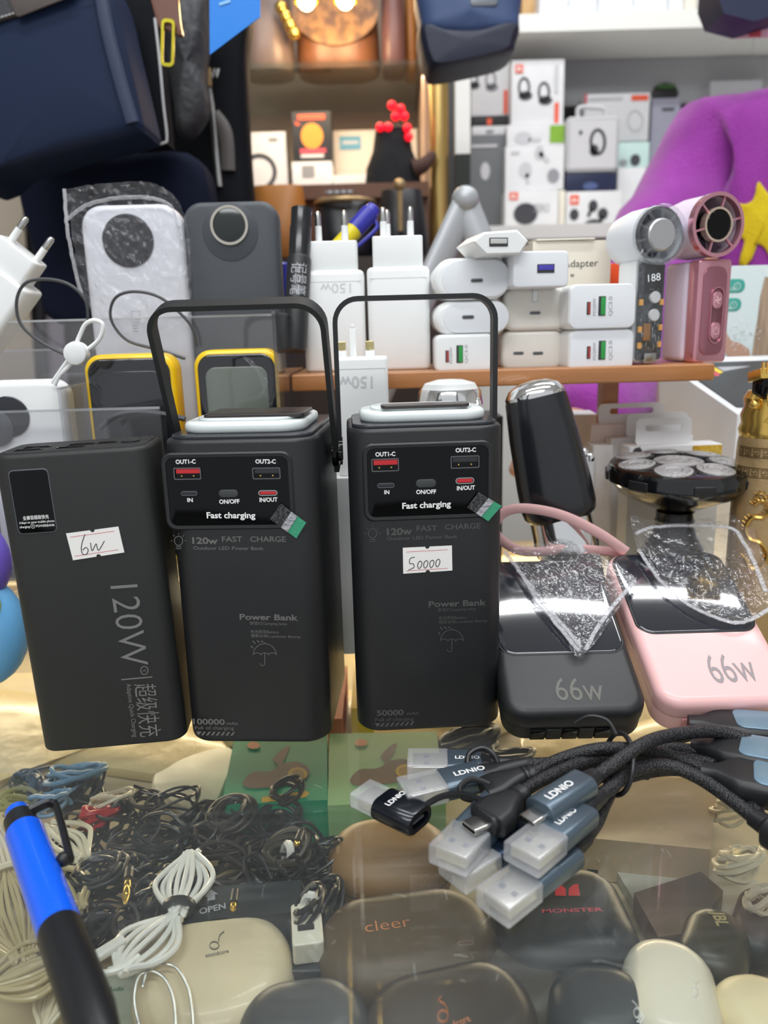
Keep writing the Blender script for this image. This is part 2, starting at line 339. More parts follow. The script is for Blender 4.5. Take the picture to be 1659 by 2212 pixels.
def lamp_bank(name, label, L, R, h, d, q, handle, r=.0125):
    BL, BR = PZ(*L), PZ(*R); M = Matrix.Translation((BL+BR)/2) @ RZ(math.degrees(atan2(BR.y-BL.y, BR.x-BL.x))); w_ = (BR-BL).length
    t = thing(name, label, 'power bank', M); F = Face(M); F.y = 0
    mb = MB(); mb.rz(w_, d, h-.0015, r, .0028, b2=.002, n=9); mb.build('body', BLK, t)
    mb = MB(); mb.rz(w_-.005, d-.005, .0022, r-.0025, .0008, T(0, .0025, h-.002)); mb.build('top_cap', mat('dark_top_cap', '2b2d33', .28), t)
    mb = MB(); mb.rz(w_-.013, d-.022, .0052, .013, .002, T(0, .008, h)); mb.rz(w_-.024, d-.033, .0015, .011, .0007, T(0, .0135, h+.005)); ld = mb.build('lamp_diffuser', FROST, t)
    pw, pd, px_, py_, ph = q['plate']; mb = MB(); mb.rz(pw, pd, .0018, .0025, .0006, T(px_, py_, h+.0062)); mb.build('solar_plate', mat('black_brown_plate', '35302f', .3), ld)
    # port panel
    P = [F(*c) for c in q['panel']]; x0 = (P[0].x+P[3].x)/2; x1 = (P[1].x+P[2].x)/2; z1 = (P[0].y+P[1].y)/2; z0 = (P[2].y+P[3].y)/2
    pw, ph = x1-x0, z1-z0; Mp = T((x0+x1)/2, -.0003, (z0+z1)/2)
    mb = MB(); o, i = rring(pw+.003, ph+.003, .0045, 6), rring(pw, ph, .0034, 6); o2 = rring(pw+.0045, ph+.0045, .005, 6)
    mb.loft([[(x, y, z) for x, z in rr] for rr, y in ((o2, .0004), (o, -.0004), (i, -.0002), (i, .001))], Mp, False, False); mb.build('panel_rim', BLK, t)
    mb = MB(); mb.rs(pw, ph, .001, .0034, .0002, T((x0+x1)/2, -.0003, (z0+z1)/2)); pn = mb.build('port_panel', GLOSS, t); F2 = Face(M, -.0003)
    usb_a(pn, F2, *q['u1'], RED); usb_a(pn, F2, *q['u2'], mat('black_port_tongue', '303136', .25)); slot(pn, F2, *q['c1'], mat('black_port_tongue', '303136', .25)); slot(pn, F2, *q['c2'], RED, rim=STEEL)
    a, b = F2(*q['bt'][0]), F2(*q['bt'][1]); mb = MB(); mb.rs(b.x-a.x, a.y-b.y, .001, .01, .0003, T((a.x+b.x)/2, -.0007, (a.y+b.y)/2), n=7); mb.build('power_button', mat('grey_button', '3d4042', .5), pn)
    mb = MB()
    for s_, a, b, hh, bo in q['pt']: F2.T(mb, s_, a, b, hh, bo)
    mb.build('lettering', INKW, pn)
    mb = MB()
    for s_, a, b, hh, bo in q['et']: F.T(mb, s_, a, b, hh, bo)
    umbrella(mb, F, *q['um']); hatch(mb, F, *q['ha'])
    bx, by = q['bulb']; mb.stroke([F(bx+9*cos(k*pi/8), by+10*sin(k*pi/8)) for k in range(17)], .0003)
    for k in range(-1, 6): a = k*pi/4+pi; mb.stroke([F(bx+13*cos(a), by+13*sin(a)), F(bx+17*cos(a), by+17*sin(a))], .00025) if sin(a) < .2 else None
    for k in (13, 17): mb.stroke([F(bx-6, by+k), F(bx+6, by+k)], .0003)
    mb.build('engraved_lettering', q['ink'], t)
    # small torn security sticker: dark scrap, clear fold, green end
    cs = [F2(*c) for c in q['holo']]; A, B, C_, D = cs; l = lambda a, b, k: a+(b-a)*k; mb = MB()
    for i_, (k0, k1) in enumerate(((0, .42), (.42, .66), (.66, 1))):
        mb.m(i_); o_ = [l(A, B, k0), l(A, B, k1), l(D, C_, k1), l(D, C_, k0)]; mb.prism([(p.x, p.y) for p in o_], .00012, T(0, -.0012-.0004*(i_ == 1), 0))
    mb.build('security_sticker', [mat('dark_speckled_foil', '1c1c1e', .4, var=(900, '4a4a4c', .04)), mat('silver_foil', 'c9c9cf', .15, .8, bump=(500, .6)), mat('green_foil', '2f9a72', .3, coat=.5, bump=(600, .3))], t, smooth=False)
    # carrying handle
    lean, hz, hl, pvy = handle; hw = w_/2+.0040; th = .0024; rc = .013
    Mh = T(0, pvy, hz) @ RX(lean); out = [(hw+th/2, -.008)]; inn = [(hw-th/2, -.008)]
    for k in range(9): a = k/8*pi/2; out.append((hw+th/2-rc+rc*cos(a), hl-rc+rc*sin(a))); inn.append((hw-th/2-(rc-th)+(rc-th)*cos(a), hl-th-(rc-th)+(rc-th)*sin(a)))
    out = out+[(-x, z) for x, z in out[::-1]]; inn = inn+[(-x, z) for x, z in inn[::-1]]
    mb = MB(); n_ = len(out); RR = []
    for i_ in range(n_):
        k_ = i_/(n_-1); o_, p_ = out[i_], inn[i_]; hw2 = .0044 if True else 0
        RR.append([(o_[0], -hw2, o_[1]), (o_[0], hw2, o_[1]), (p_[0], hw2, p_[1]), (p_[0], -hw2, p_[1])])
    mb.loft(RR, Mh); hd = mb.build('handle', BLK2, t, ang=30)
    for sx in (-1, 1):
        mb = MB(); mb.lathe([(.0062, 0), (.0062, .0022), (.0052, .003)], T(sx*(hw-.0016), 0, 0) @ RY(90*sx), 24); mb.lathe([(.0035, .003), (.0035, .0045)], T(sx*(hw-.0016), 0, 0) @ RY(90*sx), 20)
        k_ = mb.build('pivot_knob', GLOSS, hd); k_.matrix_local = T(0, pvy, hz)
    return t, F
E3 = dict(panel=((787, 968), (1053, 962), (1056, 1108), (801, 1117)), u1=((802, 991), (862, 1017)), u2=((973, 985), (1035, 1010)), c1=((815, 1044), (852, 1053)), c2=((984, 1032), (1024, 1044)), bt=((898, 1036), (942, 1052)),
    pt=(('OUT1-C', (811, 986), (854, 984.5), 9, .03), ('OUT2-C', (984, 977), (1028, 975.5), 9, .03), ('IN', (830, 1067), (841, 1067), 8.5, .03), ('ON/OFF', (899, 1067), (942, 1066), 9, .03), ('IN/OUT', (987, 1059), (1026, 1057), 9, .03), ('Fast charging', (869, 1099), (974, 1094), 13, .025)),
    et=(('120w', (836, 1156), (890, 1154), 15, .03), ('FAST', (900, 1147), (944, 1146), 12, .01), ('CHARGE', (961, 1144), (1038, 1141), 12, .01), ('Outdoor LED Power Bank', (836, 1167), (988, 1162), 7.5, .01), ('Power Bank', (926, 1311), (1050, 1307), 13, .025),
        ('野营灯Camping lamp', (946, 1321), (1028, 1317), 6, 0), ('电池类型Battery', (948, 1338), (1008, 1336), 6, 0), ('锂聚合物Li-polymer Bartray', (948, 1347), (1052, 1343), 6, 0), ('50000', (814, 1546), (872, 1544), 13, .02), ('mAh', (879, 1544), (904, 1543), 7, .01), ('Full of charging', (811, 1558), (894, 1556), 8, 0)),
    um=(976, 1385), ha=((810, 1562), (895, 1558), 8), bulb=(805, 1152), ink=INKD, holo=((1033, 1062), (1083, 1092), (1054, 1125), (1008, 1095)), plate=(.042, .011, .001, .012, 0))
lb3, F3 = lamp_bank('power_bank', 'black upright lamp power bank reading 50000 with price sticker and black handle', (773, 1585), (1086, 1570), .1545, .062, E3, (0, .137, .077, .052))
sticker(lb3, F3, ((870, 1183), (976, 1178), (977, 1232), (871, 1239)), (((877, 1192), (967, 1187)), ((877, 1233), (967, 1227))),
        [[(896, 1203), (886, 1206), (885, 1217), (892, 1217), (894, 1225), (882, 1231)]]+[[(x+4, 1211-dy), (x, 1213-dy), (x-2, 1221-dy), (x+1, 1227-dy), (x+6, 1221-dy), (x+7, 1213-dy), (x+3, 1210-dy)] for x, dy in ((904, -1), (917, 0), (930, 1), (943, 3))])
E2 = dict(panel=((356, 989), (619, 985), (631, 1134), (370, 1134)), u1=((375, 1010), (436, 1035)), u2=((545, 1010), (607, 1034)), c1=((391, 1061), (427, 1070)), c2=((558, 1059), (600, 1070)), bt=((472, 1058), (515, 1074)),
    pt=(('OUT1-C', (380, 1002), (423, 1001), 9, .03), ('OUT2-C', (552, 1001), (596, 1001), 9, .03), ('IN', (405, 1084), (417, 1084), 8.5, .03), ('ON/OFF', (474, 1088), (518, 1087), 9, .03), ('IN/OUT', (561, 1084), (600, 1083), 9, .03), ('Fast charging', (447, 1119), (552, 1119), 13, .025)),
    et=(('120w', (416, 1174), (471, 1175), 14, .03), ('FAST', (480, 1170), (524, 1170), 12, .01), ('CHARGE', (541, 1170), (618, 1170), 12, .01), ('Outdoor LED Power Bank', (418, 1187), (570, 1188), 7.5, .01), ('Power Bank', (518, 1338), (644, 1340), 13, .025),
        ('野营灯Camping lamp', (540, 1349), (620, 1350), 6, 0), ('电池类型Battery', (542, 1367), (603, 1368), 6, 0), ('锂聚合物Li-polymer Bartray', (542, 1376), (650, 1378), 6, 0), ('100000', (418, 1564), (486, 1565), 13, .02), ('mAh', (490, 1565), (514, 1566), 7, .01), ('Full of charging', (422, 1575), (506, 1576), 8, 0)),
    um=(572, 1415), ha=((424, 1580), (508, 1581), 8), bulb=(386, 1168), ink=INKG, holo=((607, 1086), (662, 1128), (641, 1162), (584, 1120)), plate=(.048, .030, .004, .018, 0))
lb2, F2_ = lamp_bank('power_bank', 'black upright lamp power bank reading 100000 with handle leaning forward', (404, 1605), (712, 1607), .1525, .083, E2, (22, .137, .080, .042))
# flat bank
BL, BR = PZ(87, 1628), PZ(401, 1608); M1 = Matrix.Translation((BL+BR)/2) @ RZ(math.degrees(atan2(BR.y-BL.y, BR.x-BL.x))); w1 = (BR-BL).length; h1 = .147; M1 = T(0, 0, .0011) @ M1 @ RY(-1.7)
b1 = thing('power_bank', 'black flat power bank marked 120W with the 6w price sticker', 'power bank', M1); F1 = Face(M1)
mb = MB(); mb.rz(w1, .038, h1, .0085, .0012, n=9, b2=.0022); mb.build('body', mat('matt_black_shell', '292a2a', .5, spec=.4, bump=(2600, .1, .0006)), b1)
mb = MB(); mb.rz(w1-.005, .033, .0008, .006, .0003, T(0, .0025, h1-.0004)); tp = mb.build('top_panel', BLK2, b1)
for x, y, w_, nm in ((-.021, .0085, .0125, 'usb_port'), (-.0195, .0165, .0125, 'usb_port'), (-.002, .0085, .0125, 'usb_port'), (.0005, .0165, .0125, 'usb_port'), (.0125, .0165, .009, 'usb_c_port')):
    mb = MB(); mb.rz(w_, .0032, .0004, .001, .0001, T(x, y, h1+.0004)); mb.rz(w_-.002, .0012, .0003, .0004, .0001, T(x, y+.001, h1+.0008)); mb.build(nm, GLOSS, tp)
mb = MB(); mb.lathe([(.0042, 0), (.0042, .0006), (.0036, .0009)], T(.0235, .017, h1+.0004), 20); mb.build('power_button', BLK, tp)
P = [F1(*c) for c in ((20, 1018), (102, 1013), (122, 1147), (40, 1153))]; x0 = (P[0].x+P[3].x)/2; x1 = (P[1].x+P[2].x)/2; z1 = (P[0].y+P[1].y)/2; z0 = (P[2].y+P[3].y)/2
mb = MB(); mb.rs(x1-x0+.0008, z1-z0+.0008, .001, .0022, .0002, T((x0+x1)/2, -.0002, (z0+z1)/2)); mb.build('screen_rim', LIP, b1)
mb = MB(); mb.rs(x1-x0, z1-z0, .001, .002, .0002, T((x0+x1)/2, -.0004, (z0+z1)/2)); sc = mb.build('screen', GLOSS, b1); Fs = Face(M1, -.0004)
mb = MB(); Fs.T(mb, '全兼容超级快充', (50, 1123), (106, 1119), 7, .01); Fs.T(mb, 'Adapt to your mobile phone', (42, 1132), (118, 1127), 5, .01); Fs.T(mb, 'charging ⊕ POWERBANK', (43, 1141), (119, 1136), 5, .01); mb.build('lettering', INKW, sc)
mb = MB(); F1.T(mb, '120W', (238, 1266), (263, 1440), 60, -.008); F1.T(mb, '超级快充', (293, 1478), (306, 1592), 36, -.004); F1.T(mb, 'Adaptive Quick Charging', (273, 1477), (288, 1592), 10, 0)
mb.stroke([F1(312+8*cos(k*pi/8), 1448+9*sin(k*pi/8)) for k in range(17)], .0004); mb.stroke([F1(308, 1450), F1(313, 1446), F1(311, 1451), F1(316, 1447)], .0003); mb.stroke([F1(262, 1468), F1(329, 1462)], .0006)
mb.build('engraved_lettering', mat('light_engraving', '7b7b78', .4), b1)
sticker(b1, F1, ((143, 1152), (256, 1137), (269, 1193), (158, 1210)), (((152, 1160), (247, 1147)), ((162, 1201), (256, 1187))),
        [[(184, 1154), (179, 1168), (176, 1184), (179, 1196), (187, 1197), (191, 1188), (186, 1182), (179, 1188)], [(196, 1172), (198, 1186), (201, 1188), (208, 1174), (211, 1185), (215, 1187), (226, 1168)]])

# ------------------------------------------------------------------ reclining 66w banks
def recl(label, BLp, BRp, TLp, zb, zt, h, d, body, screen, txt, rib, corner):
    BL, BR, TL = PD(*BLp, zb), PD(*BRp, zb), PD(*TLp, zt); BR.z = BL.z
    M, w_, _ = frame3(BL, BR, TL); t = thing('power_bank', label, 'power bank', M); F = Face(M)
    mb = MB(); mb.rs(w_, h, .0105, .0115, .0048, T(0, 0, h/2), b2=.0006, n=8, bn=5); mb.build('body', body, t)
    mb = MB(); mb.rs(w_-.0008, h-.0006, d-.0105, .0112, .0005, T(0, .0105, h/2), b2=.0028, n=8, bn=4); rf = mb.build('rear_shell', body, t)
    z0 = F(*screen).y; sw = w_-.0052; sh = h-.0035-z0
    mb = MB(); mb.rs(sw+.0012, sh+.0012, .001, .0088, .0003, T(0, -.0002, z0+sh/2), n=8); mb.build('screen_rim', BLK2, t)
    mb = MB(); mb.rs(sw, sh, .002, .0083, .0012, T(0, -.0006, z0+sh/2), n=8, bn=4); mb.build('screen', mat('blue_black_glass', '1a1e28', .05, coat=1, spec=.9), t)
    mb = MB(); F.T(mb, *txt[:4], .0); mb.build('lettering', txt[4], t)
    for k in range(5):
        mb = MB(); mb.rs(.0072, d*.36, .0011 if k % 2 == 0 else .0006, .0006, .0002, T(-.018+k*.0078, .0105+(d-.0105)*.44, .0002) @ RX(90) @ T(0, -.0009, 0)); mb.build('ribbed_grip', rib if k % 2 == 0 else body, rf)
    return t, F, M, w_
k66, Fk, Mk, wk = recl('black power bank lying back with glossy screen under crumpled film', (1092, 1545), (1408, 1545), (1086, 1195), .362, .452, .110, .021, BLK, (1240, 1412), ('66w', (1204, 1513), (1308, 1513), 62, mat('faint_olive_engraving', '55554e', .4)), GLOSS, 0)
p66, Fp, Mp_, wp = recl('pink power bank lying back with glossy screen under crumpled film', (1431, 1523), (1737, 1500), (1341, 1183), .366, .455, .110, .022, PINK, (1500, 1366), ('66w', (1545, 1476), (1644, 1470), 80, mat('grey_print', '8d8487', .4)), mat('deeper_pink_plastic', 'd69a9c', .4), 0)
def film(label, F, M, top, bot, nu, nv, amp, seed, folds):
    q = random.Random(seed); mb = MB(); ts = spline([(F(*p).x, F(*p).y, 0) for p in top], nu); bs = spline([(F(*p).x, F(*p).y, 0) for p in bot], nu); n_ = len(ts); vs = []
    ph = [(q.uniform(150, 520), q.uniform(150, 520), q.uniform(0, 6)) for _ in range(9)]
    for j in range(nv+1):
        for i in range(n_):
            p = ts[i].lerp(bs[i], j/nv); e = sum(sin(p.x*a+p.y*b+c)*abs(sin(p.y*a*.6-p.x*b*.8+c)) for a, b, c in ph)/9+q.uniform(-.25, .25); vs.append((p.x+q.uniform(-1, 1)*.0003, -.0042+amp*e, p.y+q.uniform(-1, 1)*.0003))
    mb.add(vs, [(j*n_+i, j*n_+i+1, (j+1)*n_+i+1, (j+1)*n_+i) for j in range(nv) for i in range(n_-1)])
    t = thing('plastic_film', label, 'plastic film', M); mb.build('sheet', FILM, t, smooth=False)
    for pts in folds:
        mb = MB(); pp = spline([(F(*p).x, -.0045, F(*p).y) for p in pts], 9); pp = [x+Vector((q.uniform(-1, 1), q.uniform(-1, 1), q.uniform(-1, 1)))*.0003 for x in pp]
        mb.tube(pp, .0012, n=7, fl=.55); mb.build('rolled_edge', FOLD, t)
    return t
FILM = clearmat('crumpled_clear_film', (.98, .98, .99), 1.42, .05, .05, (.95, .96, 1), bump=(110, .5), boost=2.2)
FOLD = clearmat('rolled_clear_film', (.95, .95, .97), 1.5, .08, .34, (.95, .96, 1), bump=(500, .8), boost=1.8)  # strong white haze paints the bright highlights of the creases into the film
film('crumpled clear film on the black reclining power bank', Fk, Mk, ((1085, 1203), (1140, 1188), (1225, 1181), (1300, 1215), (1373, 1262)), ((1110, 1240), (1160, 1300), (1210, 1370), (1258, 1426), (1368, 1270)), 10, 26, .0013, 4, (((1136, 1268), (1190, 1335), (1255, 1412)), ((1262, 1418), (1300, 1350), (1368, 1268)), ((1088, 1205), (1120, 1245), (1160, 1310), (1248, 1420))))
film('crumpled clear film on the pink reclining power bank', Fp, Mp_, ((1357, 1124), (1450, 1142), (1530, 1128), (1602, 1122), (1640, 1200), (1668, 1290)), ((1372, 1195), (1400, 1240), (1440, 1285), (1500, 1325), (1590, 1360), (1668, 1330)), 8, 26, .0013, 8, (((1376, 1200), (1430, 1275), (1500, 1328), (1590, 1358), (1660, 1325)), ((1372, 1165), (1420, 1150), (1560, 1150), (1600, 1180), (1650, 1290))))
# pink wrist strap
pts = [PD(1352, 1192, .452), PD(1290, 1150, .448), PD(1210, 1112, .444), PD(1130, 1098, .446), PD(1085, 1110, .45), PD(1068, 1140, .455), PD(1090, 1172, .456), PD(1140, 1192, .457), PD(1240, 1186, .459), PD(1320, 1192, .458), PD(1350, 1200, .456)]
mb = MB(); mb.tube(spline(pts, 8), .0032, n=8, fl=.3, up=(0, -.25, 1)); o = mb.build('wrist_strap', PINK, p66); o.matrix_parent_inverse = Mp_.inverted()
# ------------------------------------------------------------------ braided charging cables on the counter
def braidmat():
    m = mat('black_braided_nylon', '141518', .5, spec=.5); nt = m.node_tree; b = nt.nodes['Principled BSDF']; N = nt.nodes.new; L = nt.links.new
    tc = N('ShaderNodeTexCoord'); v = N('ShaderNodeTexVoronoi'); v.inputs['Scale'].default_value = 1300; L(tc.outputs['Object'], v.inputs['Vector'])
    bp = N('ShaderNodeBump'); bp.inputs['Strength'].default_value = .9; bp.inputs['Distance'].default_value = .0004; bp.invert = True; L(v.outputs['Distance'], bp.inputs['Height']); L(bp.outputs[0], b.inputs['Normal'])
    rp = N('ShaderNodeValToRGB'); rp.color_ramp.elements[0].color = (.06, .06, .065, 1); rp.color_ramp.elements[1].color = (.006, .006, .008, 1); rp.color_ramp.elements[0].position = .12; rp.color_ramp.elements[1].position = .5
    L(v.outputs['Distance'], rp.inputs[0]); L(rp.outputs[0], b.inputs['Base Color']); return m
BRAID = braidmat(); BLUEM = mat('steel_blue_anodised_metal', '5c6b78', .3, .6, coat=.2, bump=(3000, .08)); NAVYM = mat('dark_blue_metal', '2c3d52', .28, .6)
CAPM = clearmat('frosted_cap', (.96, .97, .98), 1.45, .18, .27, (.9, .90, .93), boost=1.6); BOOT = mat('black_rubber_boot', '1b1c1f', .42); GBOOT = mat('dark_grey_boot', '3a3e44', .45)
PLATE = mat('plug_metal', 'd4d2c8', .25, .9)
def axisM(A, B, up=(0, 0, 1)):
    x = (B-A).normalized(); z = Vector(up); z = (z-x*z.dot(x)).normalized(); y = z.cross(x); M = Matrix((x, y, z)).transposed().to_4x4(); M.translation = A; return M, (B-A).length
def xbox(mb, x0, x1, w_, h_, r, b, M): return mb.rs(w_, h_, x1-x0, r, b, (M or I4) @ Matrix(((0, 1, 0, 0), (1, 0, 0, 0), (0, 0, 1, 0), (0, 0, 0, 1))) @ T(0, x0, 0))
def cable_thing(label, pts, r=.0027, group='braided charging cables in the tied bundle'):
    P = [PZ(x, y, z) for x, y, z in pts]; t = thing('charging_cable', label, 'cable', Matrix.Translation(P[0]), group)
    o = MB().tube(spline(P, 12), r, n=12).build('braided_cord', BRAID, t); o.matrix_parent_inverse = Matrix.Translation(-P[0]); t['org'] = 1
    return t, Matrix.Translation(-P[0])
def usbplug(par, inv, tip, tail, zt, zl, capl=.018, cap=True, text=None, hm=None, w_=.0158, h_=.0082, boot=.008, plug='a', flip=False):
    M, L_ = axisM(PZ(*tip, zt), PZ(*tail, zl)); o = []
    m_ = inv @ M
    mb = MB(); xbox(mb, capl, L_, w_, h_, h_*.42 if plug == 'c' else .0028, .0005, None); h = mb.build('plug_housing', hm or BLUEM, par, m_)
    if plug == 'a':
        mb = MB(); xbox(mb, .0025, capl+.001, .0122, .0046, .0004, .0002, None); p = mb.build('usb_plug', PLATE, par, m_)
        mb = MB()
        for y in (-.0028, .0028): mb.box(.0075, .0098, y-.0011, y+.0011, .00225, .00245)
        mb.box(.0028, .0136, -.0045, .0045, -.0002, .0012); mb.build('contact_window', mat('dark_blue_grey_contact', '3a4658', .4), p)
    else:
        mb = MB(); o_, i_ = rring(.0084, .0026, .0013, 5), rring(.0072, .0015, .0007, 5)
        mb.loft([[(x, y, z) for y, z in rr] for rr, x in ((o_, capl+.001), (o_, capl-.0075), (i_, capl-.0075), (i_, capl-.001))]); p = mb.build('usb_c_plug', STEEL, par, m_)
        mb = MB(); mb.box(capl-.007, capl-.001, -.0028, .0028, -.0003, .0003); mb.build('contact_blade', BOOT, p)
    if cap:
        mb = MB(); xbox(mb, 0, capl+.0005, w_*.98, h_*1.0, .0012, .0008, None); mb.build('protective_cap', CAPM, par, m_)
    if boot:
        mb = MB(); mb.loft([[(x, y, z) for y, z in rring(a, b, min(a, b)*.49, 5)] for x, a, b in ((L_-.0005, w_*.8, h_*.92), (L_+boot*.45, w_*.62, h_*.85), (L_+boot*.55, .0085, .0072), (L_+boot, .0078, .0072), (L_+boot*1.5, .0068, .0066))]); mb.build('strain_relief', BOOT, par, m_)
    if text:
        mb = MB(); x0, x1 = text; vs = textmesh('LDNIO', .02); k = (x1-x0)/(vs[3]-vs[2]); mb.add([((v.x-vs[2])*k+x0, v.y*k*.92-.0019, h_/2+.00012) for v in vs[0]], vs[1]); mb.build('lettering', INKW, h)
    return M
def boot(par, inv, A, B, w0, h0, name='splitter_boot', m=None):
    M, L_ = axisM(PZ(*A), PZ(*B)); m_ = inv @ M; mb = MB()
    mb.loft([[(x*L_, y, z) for y, z in rring(a, b, min(a, b)*.4, 5)] for x, a, b in ((0, w0*.92, h0*.92), (.02, w0, h0), (.3, w0, h0), (.55, w0*.72, h0), (.75, .009, .0078), (.8, .0078, .0072), (.82, .0088, .0082), (.87, .0088, .0082), (.89, .0076, .0070), (.93, .0084, .0078), (1, .0080, .0074))]); return mb.build(name, m or BOOT, par, m_)
def tether(par, inv, pts, r=.0013):
    P = [PZ(*p) for p in pts]; mb = MB(); mb.tube([inv @ p for p in spline(P, 8)], r, n=8); return mb.build('tether_cord', BOOT, par)
# 1: straight plug at the back left
t, v = cable_thing('rearmost braided cable with capped plug beside the tall power bank', ((1085, 1650, .006), (1150, 1650, .004), (1240, 1648, .004), (1330, 1655, .004), (1420, 1641, .006), (1510, 1644, .008), (1545, 1655, .009)))
usbplug(t, v, (880, 1651), (1040, 1652), .0055, .0055, text=(.0215, .0325)); tether(t, v, ((1062, 1655, .008), (1016, 1665, .009), (1012, 1632, .012), (1040, 1616, .014), (1066, 1630, .012), (1080, 1662, .010)))
def block(par, inv, A, B, w_=.024, h_=.011):
    M, L_ = axisM(PZ(*A), PZ(*B)); m_ = inv @ M; mb = MB(); mb.loft([[(x, y, z) for y, z in rring(a, b, min(a, b)*.3, 5)] for x, a, b in ((-.012, .0085, .008), (-.006, .010, .0088), (0, w_*.86, h_*.95), (.003, w_, h_), (L_-.001, w_, h_), (L_, w_*.96, h_*.9))]); p = mb.build('splitter_block', BOOT, par, m_)
    mb = MB(); mb.rs(L_-.008, w_*.80, .001, .004, .0003, T(.008+(L_-.008)/2, 0, h_/2+.0005) @ RX(-90)); mb.build('blue_plate', mat('pale_steel_blue_plate', '7894a8', .32, .35, coat=.2), p); return p
block(t, v, (1580, 1682, .010), (1735, 1712, .010))
# 2: plug crossing in front of it
t, v = cable_thing('braided cable with tilted capped plug lying behind the black adapter cap', ((1128, 1676, .010), (1190, 1660, .012), (1270, 1636, .012), (1345, 1622, .013), (1440, 1616, .010), (1510, 1622, .009)))
usbplug(t, v, (868, 1716), (1040, 1676), .008, .009, text=(.0235, .0375), boot=.014, hm=BLUEM); block(t, v, (1556, 1624, .010), (1720, 1652, .012))
# 3: black splitter boot with the tethered adapter
t, v = cable_thing('braided cable with black splitter boot and exposed silver plug tip', ((1124, 1713, .019), (1180, 1680, .018), (1250, 1650, .016), (1330, 1630, .014), (1420, 1634, .010), (1500, 1640, .008), (1560, 1664, .008), (1640, 1700, .008)))
boot(t, v, (1052, 1775, .017), (1130, 1713, .019), .0170, .0090); usbplug(t, v, (994, 1797), (1063, 1768), .0185, .0175, capl=.0115, cap=False, w_=.0125, h_=.0070, hm=BOOT, boot=0, plug='c')
tether(t, v, ((903, 1750, .007), (950, 1722, .013), (1000, 1716, .017), (1050, 1733, .020)))
M, L_ = axisM(PZ(778, 1712, .0058), PZ(908, 1772, .0058)); m_ = v @ M
mb = MB(); xbox(mb, 0, .014, .0140, .0072, .0012, .0007, None); mb.build('protective_cap', CAPM, t, m_)
mb = MB(); xbox(mb, .003, .014, .0112, .0044, .0004, .0002, None); mb.build('usb_plug', PLATE, t, m_)
mb = MB(); o_, i_ = rring(.0165, .0098, .0046, 7), rring(.0105, .0046, .0022, 7); o2 = rring(.0152, .0085, .004, 7)
mb.loft([[(x, y, z) for y, z in rr] for rr, x in ((rring(.0160, .009, .0043, 7), .0125), (o_, .0135), (o_, L_-.001), (o2, L_), (i_, L_), (i_, L_-.006))]); ad = mb.build('adapter_shell', mat('gloss_blue_black_metal', '10161f', .25, .4, coat=.4), t, m_)
mb = MB(); mb.box(L_-.0055, L_-.0008, -.0035, .0035, -.0004, .0004); mb.build('contact_blade', LIP, ad)
mb = MB(); vs = textmesh('LDNIO', .02); k = .0115/(vs[3]-vs[2]); mb.add([((v_.y*k*.9)*-1+.0205, (v_.x-vs[2])*k-.0058, .0051) for v_ in vs[0]], vs[1]); mb.build('lettering', INKW, ad)
# 4: second boot behind
t, v = cable_thing('braided cable with small tether loop arcing over the top of the bundle', ((1150, 1672, .016), (1210, 1640, .017), (1290, 1618, .020), (1370, 1618, .018), (1450, 1632, .010), (1540, 1672, .006), (1600, 1720, .006), (1640, 1760, .006)))
boot(t, v, (1046, 1712, .012), (1152, 1672, .016), .015, .008); tether(t, v, ((1052, 1728, .011), (1004, 1724, .013), (995, 1700, .014), (1020, 1683, .016), (1060, 1695, .016)))
# 5: upper cable of the pair in front
t, v = cable_thing('braided cable with bare silver plug and readable blue housing', ((1272, 1688, .017), (1300, 1668, .018), (1340, 1640, .021), (1390, 1607, .024), (1450, 1588, .022), (1540, 1580, .018), (1620, 1600, .014), (1700, 1640, .010)), .0029)
usbplug(t, v, (1118, 1787), (1262, 1692), .0195, .0200, capl=.0125, cap=False, text=(.0165, .0315), h_=.0095, w_=.0135, plug='c', boot=.005)
# 6
t, v = cable_thing('braided cable with capped plug stacked above the lowest plug', ((1292, 1722, .013), (1325, 1698, .013), (1355, 1668, .013), (1430, 1653, .012), (1500, 1675, .010), (1570, 1720, .008), (1640, 1775, .006)), .0029)
usbplug(t, v, (1125, 1858), (1255, 1752), .0155, .0145, text=(.0215, .034), boot=.010)
M, L_ = axisM(PZ(1628, 1765, .006), PZ(1760, 1850, .006)); mb = MB(); mb.loft([[(x, y, z) for y, z in rring(a, a*.8, a*.35, 5)] for x, a in ((0, .008), (.006, .009), (.009, .016), (.03, .016))]); mb.build('strain_relief', BOOT, t, v @ M)
# 7: lowest
t, v = cable_thing('nearest braided cable with capped plug pointing at the front edge', ((1262, 1815, .006), (1290, 1775, .005), (1310, 1730, .005), (1335, 1690, .005), (1400, 1668, .005), (1480, 1665, .005), (1560, 1700, .004)))
usbplug(t, v, (1062, 1962), (1225, 1838), .0048, .0055, text=(.0205, .032), boot=.008)
